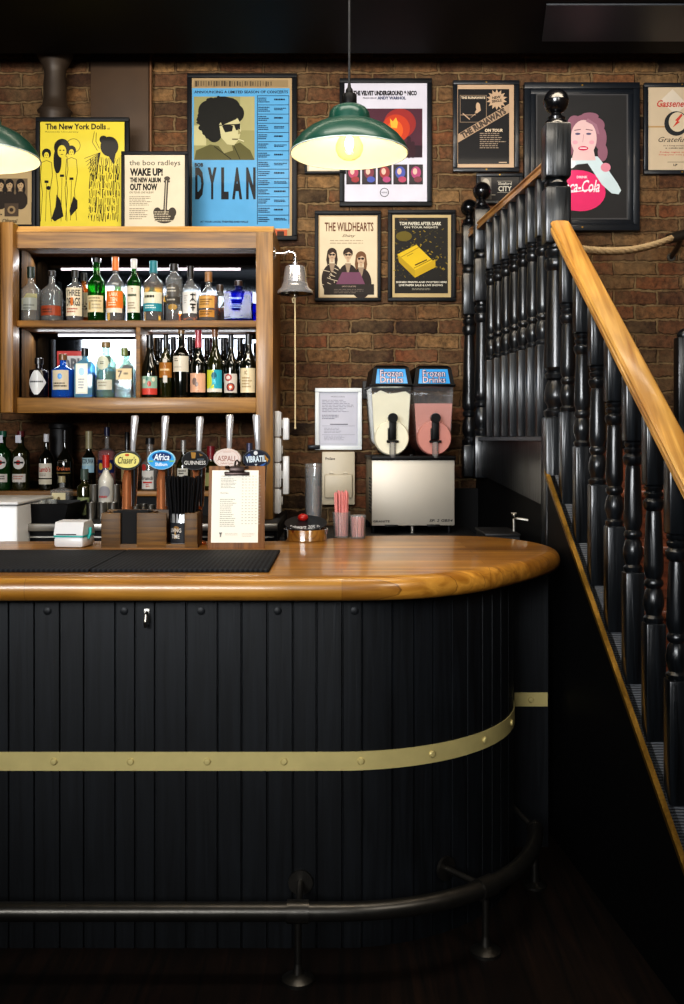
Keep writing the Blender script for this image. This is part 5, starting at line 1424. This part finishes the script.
def head(P, x, y, r, hair, skin, dark='#1c1714', glasses=True, long=False):
    P.up(); P.ell(x, y - r * .3, r * 1.05, r * 1.1, hair)
    if long:
        for sg in (-1, 1): P.poly([(x + sg * r * .5, y - r * .4), (x + sg * r * 1.05, y - r * .3), (x + sg * r * 1.25, y + r * 1.2), (x + sg * r * 1.0, y + r * 2.4), (x + sg * r * .6, y + r * 2.0)], hair)
    P.rect(x - r * .3, y + r * .8, x + r * .3, y + r * 1.7, skin)
    P.up(); P.ell(x, y + r * .25, r * .78, r * 1.0, skin); P.poly([(x - r * .75, y), (x - r * .6, y - r * .7), (x, y - r * .95), (x + r * .6, y - r * .7), (x + r * .72, y - r * .1), (x + r * .2, y - r * .5)], hair); P.up()
    if glasses: P.ell(x - r * .34, y + .1 * r, r * .3, r * .22, dark); P.ell(x + r * .34, y + .1 * r, r * .3, r * .22, dark); P.rect(x - r * .34, y + .02 * r, x + r * .34, y + .1 * r, dark)
    else: P.ell(x - r * .3, y + .1 * r, r * .12, r * .1, dark); P.ell(x + r * .3, y + .1 * r, r * .12, r * .1, dark)
    P.rect(x - r * .25, y + r * .75, x + r * .25, y + r * .84, dark)
    P.l -= 3

def d_band(P):
    P.rect(-24, 154, 34, 224, '#a8936e'); P.up(); P.rect(-20, 178, 27, 204, '#6a5a45')
    for i, x in enumerate((-12, 0, 9, 20)): P.l = 3; P.ell(x, 200, 7, 9, '#2a221b'); head(P, x, 184, 4, '#1f1813', '#a58c6c', glasses=False, long=True)
    P.l = 4
    P.rect(4, 203, 18, 216, '#4a3d30'); P.up(); P.ell(11, 209.5, 4, 4, '#8d7757'); P.up(); P.ell(11, 209.5, 2, 2, '#352a20'); P.text('Ofrenal', 2, 218.5, 17, 222.5, '#2a221b', shear=.2); P.small(-18, 206, 2, 216, 4, '#4a3d30', 2); P.rect(31, 202, 31.8, 222, '#2a221b')
poster('band_poster', 'sepia framed band poster half hidden by the left lamp', -28, 150, 35, 226, 3.5, d_band, YW=4.99, zmin=TOPZ)

def d_dolls(P):
    K = '#14120c'
    P.rect(39.7, 119.5, 124, 226, '#cdbd3c'); P.up(); P.text('The New York Dolls', 45, 123, 105.5, 129, K, bold=.03); P.text('at', 107, 127, 109.5, 129, K); P.text('Kennedy University', 45, 130.5, 78, 132.5, '#5a531c')
    # line-art figures, plain stand-ins
    def fig(x, y, h, hr):
        P.ell(x, y, hr, hr * 1.1, K); P.up(); P.ell(x, y + hr * .5, hr * .55, hr * .8, '#cdbd3c'); P.up(); P.ell(x - hr * .22, y + hr * .35, hr * .12, hr * .08, K); P.ell(x + hr * .22, y + hr * .35, hr * .12, hr * .08, K); P.rect(x - hr * .15, y + hr * .85, x + hr * .15, y + hr * .93, K); P.l -= 2
        P.line([(x - 5, y + 9), (x - 6, y + 25), (x - 4, y + 40), (x - 6, y + h)], .5, K); P.line([(x + 5, y + 9), (x + 6, y + 22), (x + 3, y + 40), (x + 5, y + h)], .5, K)
        P.line([(x - 5, y + 9), (x, y + 7), (x + 5, y + 9)], .5, K); P.line([(x, y + 30), (x - 1, y + h)], .4, K); P.rect(x - 2, y + 27, x + 2, y + 29.5, K)
    fig(46, 153, 68, 4.6); fig(61.5, 147, 74, 8); fig(71, 150, 70, 4.6)
    P.ring(73, 145, 6.5, 7, K)
    P.ell(57, 160, 4, 13, K); P.poly([(56, 194), (60, 200), (63, 216), (54, 221), (51, 218), (55, 206)], K); P.poly([(73, 196), (77, 200), (77, 208), (70, 216), (69, 210)], K); P.ell(48, 187.5, 2.4, 2, K)
    # frilled dress figure seen from behind
    P.ell(109, 146, 9, 10, K); P.ell(103, 139, 4, 4, K); P.poly([(106, 152), (116, 150), (113, 164)], K)
    r5 = random.Random(5)
    for row in range(8):
        y = 158 + row * 8
        for i in range(17):
            x = 90 + i * 1.8 + r5.uniform(-.4, .4) - row * .2
            P.line([(x, y + r5.uniform(-2, 1)), (x + r5.uniform(-1, 1), y + r5.uniform(4, 8))], r5.choice([.4, .6, .9]), K)
    for i in range(9): P.line([(100, 152), (84 + i * 1.2, 158 + i * 3.5)], .45, K)
    P.line([(97, 150), (92, 142), (94, 131)], .5, K); P.line([(99, 148), (95.5, 141), (96, 132)], .5, K)
    for i in range(30): P.ell(r5.uniform(88, 120), r5.uniform(160, 222), .6, .5, K, 8)
poster('concert_poster', 'bright yellow framed concert poster standing on the cabinet', 35.3, 117, 129, 226, 4.2, d_dolls, YW=4.99, zmin=TOPZ)

def d_boo(P):
    K = '#1a1714'
    P.rect(123.6, 154.5, 184.5, 226, '#c9bfa8'); P.up()
    P.text('the boo radleys', 129, 159.5, 180, 166.5, K); P.text('WAKE UP!', 129.5, 167.5, 162.5, 175.5, K, bold=.05); P.text('THE NEW ALBUM', 129.5, 177, 160.5, 182, K, bold=.05); P.text('OUT NOW', 129.5, 183, 157, 190, K, bold=.05); P.text('ON TOUR: LIVE ALBUM', 129, 191, 153, 193, K)
    P.small(129, 196, 152, 206, 6, '#6a6252', 4, .35); P.small(129, 208, 148, 220, 6, '#6a6252', 5, .35)
    P.line([(166.5, 178), (164.5, 214)], 3.6, '#4a443c'); P.ell(166.8, 178, 3, 2.2, '#4a443c'); P.rect(163.5, 180, 169.5, 182, '#4a443c'); P.ell(164, 216, 10.5, 7, '#3c362f'); P.ell(157, 212, 4, 5, '#3c362f'); P.ell(172, 212, 4, 5, '#3c362f'); P.up(); P.line([(166.2, 180), (164.6, 214)], .7, '#c9bfa8'); P.small(154, 211, 174, 222, 5, '#a89e88', 6, .5)
poster('album_poster', 'cream framed album poster with stringed instrument next to the yellow poster', 121, 151, 188, 226, 3.2, d_boo, YW=4.96, zmin=TOPZ)

def d_dylan(P):
    K = '#14171c'
    P.rect(191.5, 77.5, 291.8, 236, '#a08a68'); P.up(); P.rect(194, 79.5, 288, 86.5, '#8b7858')
    r5 = random.Random(8); P.up()
    for i in range(30): P.rect(195 + i * 2.6, 80.2 + r5.random(), 195 + i * 2.6 + r5.uniform(.6, 2), 86 - r5.random(), r5.choice(['#5a4c38', '#6a5a42', '#453a2c']))
    P.l = 2; P.rect(191.8, 87.6, 289.5, 228, '#5599c6'); P.up(); P.text('ANNOUNCING A LIMITED SEASON OF CONCERTS', 194, 90, 288, 92.8, K, bold=.02)
    P.rect(193.7, 96, 254.5, 159.5, '#8d8a5e'); P.up(); P.rect(193.7, 125, 206, 145, '#b3ae82'); P.rect(240, 96, 254.5, 130, '#9f9a6e')
    P.up(); P.poly([(194, 159.5), (196, 150), (210, 144), (226, 147), (240, 142), (250, 150), (254.5, 159.5)], '#57542e'); P.up(); P.line([(214, 146), (222, 152), (231, 159)], 1, '#2a2a16'); P.line([(234, 146), (240, 159)], .8, '#2a2a16'); P.poly([(215, 141), (231, 141), (233, 150), (224, 153)], '#8f8a5f')
    for x, y, rx, ry in ((218, 113, 15, 14), (210, 124, 10, 13), (228, 107, 12, 10), (236, 113, 8, 9), (208, 111, 10, 11), (214, 132, 8, 10), (223, 102, 11, 6)): P.ell(x, y, rx, ry, '#0f0f0a')
    r6 = random.Random(11)
    for i in range(70):
        a = PI * (.55 + 1.6 * i / 70); q = r6.uniform(.88, 1.05); P.ell(219 + 20 * q * math.cos(a), 117 + 19 * q * math.sin(a), r6.uniform(1.5, 3), r6.uniform(1.5, 3), '#0f0f0a', 9)
    for i in range(14): P.ell(203 + r6.random() * 10, 128 + r6.random() * 9, 2.4, 2.4, '#0f0f0a', 9)
    P.up(); P.poly([(219, 124), (224, 118), (236, 116), (240, 122), (241, 130), (239, 139), (234, 145), (227, 144), (221, 137)], '#b9b48a'); P.up()
    P.poly([(219, 118), (230, 112), (239, 115), (236, 119), (222, 125)], '#0f0f0a'); P.poly([(222, 126), (226, 124), (233, 125.5), (232, 131), (225, 132)], '#0c0c0a'); P.poly([(234, 125), (240, 123), (240, 129), (236, 130)], '#0c0c0a'); P.line([(219, 125), (240, 124)], 1.0, '#0c0c0a'); P.rect(232, 138.4, 238.5, 139.4, '#3a3520'); P.poly([(238, 128), (241.5, 133), (238, 134)], '#8f8a60'); P.line([(238, 139), (244, 141)], .7, '#d8d4b0')
    P.l = 4; P.text('BOB', 194.5, 162.5, 203, 166.5, K, bold=.05)
    
    for ch, q0, q1 in (('D', 195, 203.5), ('Y', 207.5, 216.5), ('L', 221, 228.5), ('A', 232, 242), ('N', 246, 255.5)): P.text(ch, q0, 167, q1, 199, K, bold=.05)
    P.text('AT YOUR LOCAL THEATRE AND HALLS', 200, 220.5, 248, 222.3, K, bold=.02)
    P.rect(257, 95, 257.5, 224, K); P.rect(288.6, 95, 289, 224, K)
    for i in range(14):
        y = 95 + i * 9.2; P.rect(257, y, 289, y + .45, K); P.small(258.2, y + 2.2, 270, y + 7.8, 3, '#1e3446', 20 + i, .5); P.small(274, y + 3.2, 287, y + 6, 1 + i % 2, '#152838', 50 + i, .55)
    P.l = 3; P.rect(274, 229, 287, 236, '#b05a38'); P.rect(277, 231, 284, 236, '#3a2418'); P.rect(276, 228.5, 288, 229.2, '#d3b98c')
poster('concert_poster', 'large blue framed concert poster with photo of a curly-haired man in sunglasses', 187, 73, 297, 240, 4.4, d_dylan)

def d_small(P):
    P.rect(307, 132.5, 344, 171, '#bdb39c'); P.up(); P.small(310, 137, 340, 160, 8, '#6a6152', 3, .4); P.rect(309, 165, 342, 170, '#d0c7b4')
poster('small_print', 'small pale framed print mostly hidden behind the central green lamp', 304.5, 130, 346, 173.5, 2.5, d_small)

def d_velvet(P):
    K = '#16161a'
    P.rect(344.6, 82, 427.2, 201, '#c3c2cf'); P.up()
    P.text('THE VELVET UNDERGROUND & NICO', 353.5, 90, 417, 95, K, bold=.06); P.text('PRODUCED BY', 363, 96.7, 377, 98.3, '#3a3a44', bold=.03); P.text('ANDY WARHOL', 377.5, 95.8, 406, 99, '#2a3554', bold=.05)
    P.rect(346, 108, 422.5, 157, '#4a2634'); P.up(); P.ell(400, 123, 16, 15, '#8c2c2a'); P.up(); P.ell(396, 128, 14, 14, '#b03c22'); P.rect(347, 145, 422, 157, '#2a1a24'); P.up(); P.ell(395, 130, 8, 10, '#d05a24'); P.up(); P.poly([(390, 118), (393, 121), (396, 117), (398, 122), (397, 128), (391, 127)], '#e8a23c'); P.up()
    for x, h in ((388, 12), (394, 16), (402, 14), (409, 18), (413, 13), (384, 9)): P.ell(x, 157 - h * .5, 3, h * .55, '#331a24'); P.ell(x, 157 - h - 1, 1.8, 2, '#331a24')
    P.l = 2
    cs = ['#a03a5a', '#6a2a3a', '#8a2a30', '#3a4a9a', '#9a3a6a']
    for i in range(5):
        x = 346.3 + i * 15.7; P.l = 2; P.rect(x, 164, x + 14, 184, '#241c24'); P.up(); P.ell(x + 7, 172, 5, 6, cs[i]); P.up(); P.ell(x + 6, 171, 2.2, 3.2, '#c9a89a'); P.ell(x + 9, 179, 4, 3, cs[(i + 2) % 5])
    P.l = 2; P.ring(384.5, 192, 3.8, 4.5, K); P.text('VERVE', 381.5, 191.3, 387.5, 192.8, K)
poster('album_poster', 'white framed album poster with red stage photo behind the central lamp', 339.5, 78, 432, 206, 4.6, d_velvet)

def d_wild(P):
    P.rect(318.5, 215, 378.3, 297.5, '#b09a78'); P.up(); P.rect(319.8, 216.2, 377, 296.5, '#c9bba0'); P.up(); P.text('THE WILDHEARTS', 324.7, 222, 373.5, 231, '#5a3320', bold=.02); P.text('Shiny', 342, 234, 355.5, 237.5, '#3a2a20', shear=.4); P.small(330, 240, 366, 245, 2, '#8a7a66', 3, .25)
    for x, y, r, lg in ((332, 254, 4.6, True), (348, 254, 4.6, False), (361, 258, 5, True)):
        P.l = 3; P.ell(x, y + 25, 10.5, 15.5, '#2a201c'); P.poly([(x - 3, y + 9), (x + 3, y + 9), (x + 1, y + 18), (x - 1, y + 18)], '#8f7c68'); P.l = 4; head(P, x, y, r, '#33241c' if x != 361 else '#6a4a30', '#b59a80', long=lg)
    P.l = 7; r5 = random.Random(2)
    for i in range(16): P.line([(321 + r5.random() * 14, 268 + i * 1.6), (329 + r5.random() * 10, 270 + i * 1.6)], .7, '#b8aa94')
    P.poly([(336, 284), (342, 272), (360, 272), (365, 284)], '#6a4258'); P.rect(324, 284, 374, 294.5, '#2a2420'); P.up(); P.text('EARTH VS THE LIVE TOUR', 342, 285.5, 356, 287, '#b09a8a'); P.small(334, 289, 366, 294, 3, '#6a5f56', 3, .35)
poster('band_poster', 'cream framed band poster with three long-haired men below the central lamp', 314.8, 210.5, 381, 301, 3.4, d_wild)

def d_pack(P):
    P.rect(392.5, 214.5, 451.2, 297, '#b09c72'); P.up(); P.rect(394.8, 217.3, 448, 293, '#1d1b18'); P.up(); P.text('LOCAL', 399, 218, 408, 220, '#7a5a24')
    P.text('TOM PAPERS AFTER DARK', 399.5, 221.5, 441.5, 225, '#c9c4b4', bold=.03); P.text('ON TOUR NIGHTS', 404, 226, 438, 228, '#c9c4b4', bold=.02)
    r5 = random.Random(4)
    for i in range(150):
        x, y = r5.uniform(395.5, 446), r5.uniform(229, 276); P.line([(x, y), (x + r5.uniform(-2.5, 2.5), y + r5.uniform(-2, 2))], r5.uniform(.4, 1.2), r5.choice(['#8a761e', '#5f531a', '#3a3316']))
    P.up(); P.ell(404, 236, 8, 5, '#5f531a'); P.up()
    P.poly([(397.5, 254), (416.5, 244.5), (435.5, 263), (415, 276)], '#c9aa22'); P.poly([(397.5, 254), (415, 270), (415, 277.5), (399, 262)], '#a68a1a'); P.poly([(415, 270), (435.5, 259), (435.5, 267), (415, 277.5)], '#b3951c'); P.up(); P.line([(401, 257), (419, 247)], .5, '#5f4f10'); P.line([(414, 268), (434, 258)], .6, '#5f4f10'); P.line([(415, 265), (427, 259.5)], 1.2, '#3a3010'); P.line([(407, 256), (413, 253)], .5, '#5f4f10')
    P.l = 3; P.rect(394.8, 277.5, 448, 293, '#1d1b18'); P.up(); P.text('SIGNED PRINTS AND POSTERS HERE', 396, 281, 447, 282.8, '#cfcabc', bold=.03); P.text('LIVE PAPER SALE & LIVE SHOWS', 399, 284, 443, 286, '#cfcabc', bold=.03); P.small(412, 288, 432, 290.5, 2, '#8a8678', 3, .4)
poster('band_poster', 'black and yellow framed poster showing a yellow carton', 388, 209.5, 456, 301, 3.6, d_pack)

def d_run(P):
    K = '#1a1a1c'; Tn = '#b49a80'
    P.rect(457.2, 84.2, 514.2, 167, Tn); P.up(); P.rect(458.2, 88.5, 509.5, 163.5, K); P.up()
    P.rect(460, 94.5, 487, 122, '#7d6c5a'); P.up(); P.rect(460.7, 95.2, 486.3, 121.3, K); P.up(); P.text('THE RUNAWAYS', 461.3, 96, 485.5, 98.5, '#c9b8a0', bold=.05); P.ell(478, 106, 2, 4, Tn); P.poly([(475, 112), (480, 103), (481, 110), (477, 113)], Tn); P.line([(460.7, 114.5), (476, 114.5)], .5, Tn); P.line([(463, 113), (470, 119)], 1.1, Tn); P.line([(476, 113), (471, 117)], .5, Tn)
    P.l = 4; pts = []
    for i in range(28):
        a = 2 * PI * i / 28; r = 10.5 if i % 2 else 7; pts.append((497 + r * math.cos(a), 99 + r * math.sin(a)))
    P.poly(pts, Tn); P.up(); P.text('NEW', 492.5, 95.5, 501, 98.3, K, bold=.03, rot=-.15); P.text('SINGLE', 492, 99, 502, 101.8, K, bold=.03, rot=-.15)
    P.l = 4; P.poly([(457.6, 134), (509.5, 103), (509.5, 112), (457.6, 142.5)], '#a48c74'); P.up(); P.text('THE RUNAWAYS', 458, 119.5, 509, 126, '#4a4038', bold=.06, rot=-.535)
    P.l = 4; P.text('ON TOUR', 485, 128.3, 503, 131.5, '#c9b8a0', shear=.2, bold=.05); P.small(480, 132.5, 507, 149, 8, '#8f8070', 6, .42); P.rect(499, 161.5, 507, 162.5, Tn)
poster('tour_poster', 'black and tan framed tour poster with starburst left of the big mirror frame', 453.2, 80, 519.5, 171.5, 4.2, d_run, mat=M_FRAMEB, screws=True)

def d_small2(P):
    P.rect(480, 176, 519, 200, '#1d1c1e'); P.up(); P.rect(481.5, 177, 491.5, 199, '#6a6660'); P.up(); P.ell(486, 184, 4, 6, '#a59e92'); P.rect(482, 192, 491, 199, '#34322f'); P.text('Sleaford', 498.5, 181.5, 512, 184.5, '#b5b0a4', bold=.02); P.text('CITY', 498.5, 185.5, 512, 191, '#b5b0a4', bold=.03); P.rect(497.6, 180.5, 512.6, 181, '#8a867c'); P.rect(497.6, 191.8, 512.6, 192.3, '#8a867c'); P.small(491.8, 194, 496, 196, 1, '#8a867c', 3)
poster('small_print', 'small dark framed print glimpsed behind the landing handrail', 476.5, 173, 523, 203.5, 3.2, d_small2, mat=M_FRAMEB, screws=True)

def d_cola(P):
    P.rect(536.5, 93.5, 631, 219.5, '#4a4a4c'); P.up(); P.rect(537.6, 94.6, 627, 217.5, '#2b2b2c'); P.up()
    H, S, Pk = '#8a6070', '#d9b8b8', '#d8366e'
    P.ell(577, 190, 28.5, 20.5, Pk); P.up()
    P.ell(581, 192, 25, 19, Pk)
    P.up()
    # plain woman leaning on a drink sign
    for x, y, rx, ry in ((586, 120, 11, 6), (596, 125, 9, 8), (601, 138, 6, 12), (603, 152, 5, 9), (575, 122, 7, 7), (590, 116, 9, 4), (571, 132, 5, 12), (569, 148, 5, 8)): P.ell(x, y, rx, ry, H)
    P.up(); P.ell(584, 138, 13, 18.5, S); P.poly([(574, 150), (594, 150), (596, 160), (572, 160)], S); P.up()
    P.ell(578, 133.5, 2.6, 1.1, '#5a5470'); P.ell(589, 133.5, 2.6, 1.1, '#5a5470'); P.line([(574.5, 130), (581, 129)], .8, '#6a4a58'); P.line([(586, 129), (593, 130)], .8, '#6a4a58'); P.line([(584, 134), (583, 142)], .5, '#b88a90'); P.ell(583.5, 148, 5, 2.2, '#c02a52'); P.up(); P.rect(579.8, 147.3, 587, 148.4, '#efe2e4'); P.l -= 1; P.ell(575.5, 142, 2.6, 2, '#dca0ac'); P.ell(592, 142, 2.6, 2, '#dca0ac'); P.poly([(588, 118), (597, 124), (600, 134), (597, 133), (594, 125), (586, 121)], '#9c7282')
    P.l = 5; P.poly([(570, 158), (582, 155.5), (598, 156), (606, 166), (618, 183), (621.5, 190), (619, 194), (612, 193), (602, 184), (594, 172), (588, 163), (578, 164), (570, 168)], '#c5d6dc'); P.ell(571, 163, 5, 5, '#d8dde2'); P.ell(606, 167, 5, 4.5, '#d08898')
    P.l = 6; P.text('DRINK', 577, 175.5, 588, 178, '#f0d8e0', bold=.04); P.text('Coca-Cola', 558, 179.5, 600, 192, '#f4e4ea', shear=.35, bold=.015); P.line([(563, 193), (575, 191.5), (597, 188.5)], .9, '#f4e4ea')
poster('advertising_mirror', 'large dark framed mirror sign of a woman leaning on pink drink disc', 524.5, 82, 640, 230.5, 6.5, d_cola, mat=M_FRAMEB, d=.045, cat='mirror sign', bz=5, screws=True)

def d_skull(P):
    P.rect(648.6, 86, 716, 169.5, '#c3b299'); P.up(); P.poly([(661, 100), (673, 88.5), (688, 104), (676, 114)], '#cfc4b4'); P.rect(648.6, 125.5, 716, 127, '#b08f62'); P.up()
    P.text('Gassene Wells', 657.5, 99.5, 706, 106.5, '#b5443c', shear=.3, bold=.02)
    P.ell(676.8, 123, 12, 12.3, '#2a2d30'); P.up(); P.ell(678, 121.5, 8.8, 9.8, '#c9bba2'); P.up(); P.poly([(682, 113), (675.5, 120), (677.5, 120.6), (673, 127), (680.5, 121.5), (678.6, 120.8), (683, 115)], '#c0443a')
    P.l = 3; P.text('Grateful live', 659, 136.5, 700, 141.5, '#2c2a28', shear=.4); P.text('in a long-awaited presentation', 664, 144.6, 706, 146, '#3a3632', bold=.02); P.text('a celebration of sound', 666, 146.8, 704, 148.2, '#3a3632', bold=.02); P.text('Friday nights and all weekend', 660.5, 151, 708, 152.8, '#b5443c', bold=.01); P.text('bring your own good company', 659.5, 153.6, 706, 155.2, '#b5443c', bold=.01); P.rect(668, 161.4, 690, 161.8, '#4a4640'); P.text('LP', 674, 163.4, 678, 165.6, '#3a3632', bold=.03)
poster('concert_poster', 'cream framed poster with red lightning bolt roundel at the right edge', 644.2, 82.5, 720, 174, 4.2, d_skull, mat=M_FRAMEB, screws=True)

# ------------------------------------------------------------------ light
def area(name, loc, target, sx, sy, power, col, spread=180):
    l = bpy.data.lights.new(name, 'AREA'); l.shape = 'RECTANGLE'; l.size = sx; l.size_y = sy; l.energy = power; l.color = col
    o = bpy.data.objects.new(name, l); COL.objects.link(o); o.location = loc
    o.rotation_euler = (Vector(target) - Vector(loc)).to_track_quat('-Z', 'Y').to_euler()
    l.spread = math.radians(spread)
    return o
area('street_window_light', (-1.8, -2.2, 2.65), (.1, 4, 2.45), 2.6, 1.3, 54, (.96, .98, 1.0), 64)
area('side_window_light', (1.5, .3, 3.1), (.6, 4.0, 1.2), .8, 1.2, 34, (1, .97, .90))
area('wall_wash', (-.1, 3.5, 3.37), (-.1, 5.3, 1.9), 3.4, .25, 50, (1, .86, .68))
area('bar_downlight', (.1, 2.6, 3.37), (.2, 3.5, 1.0), 1.6, .4, 24, (1, .92, .80))
w = bpy.data.worlds.new('room_air'); sc.world = w; w.use_nodes = True
w.node_tree.nodes['Background'].inputs[0].default_value = (.75, .85, 1, 1); w.node_tree.nodes['Background'].inputs[1].default_value = .04
sc.view_settings.view_transform = 'Standard'
sc.view_settings.look = 'Medium High Contrast'
sc.view_settings.exposure = 0.0
try:
    sc.cycles.use_denoising = True
    sc.cycles.max_bounces = 8; sc.cycles.transparent_max_bounces = 32; sc.cycles.caustics_reflective = False; sc.cycles.caustics_refractive = False
    sc.cycles.sample_clamp_indirect = 4
except Exception:
    pass
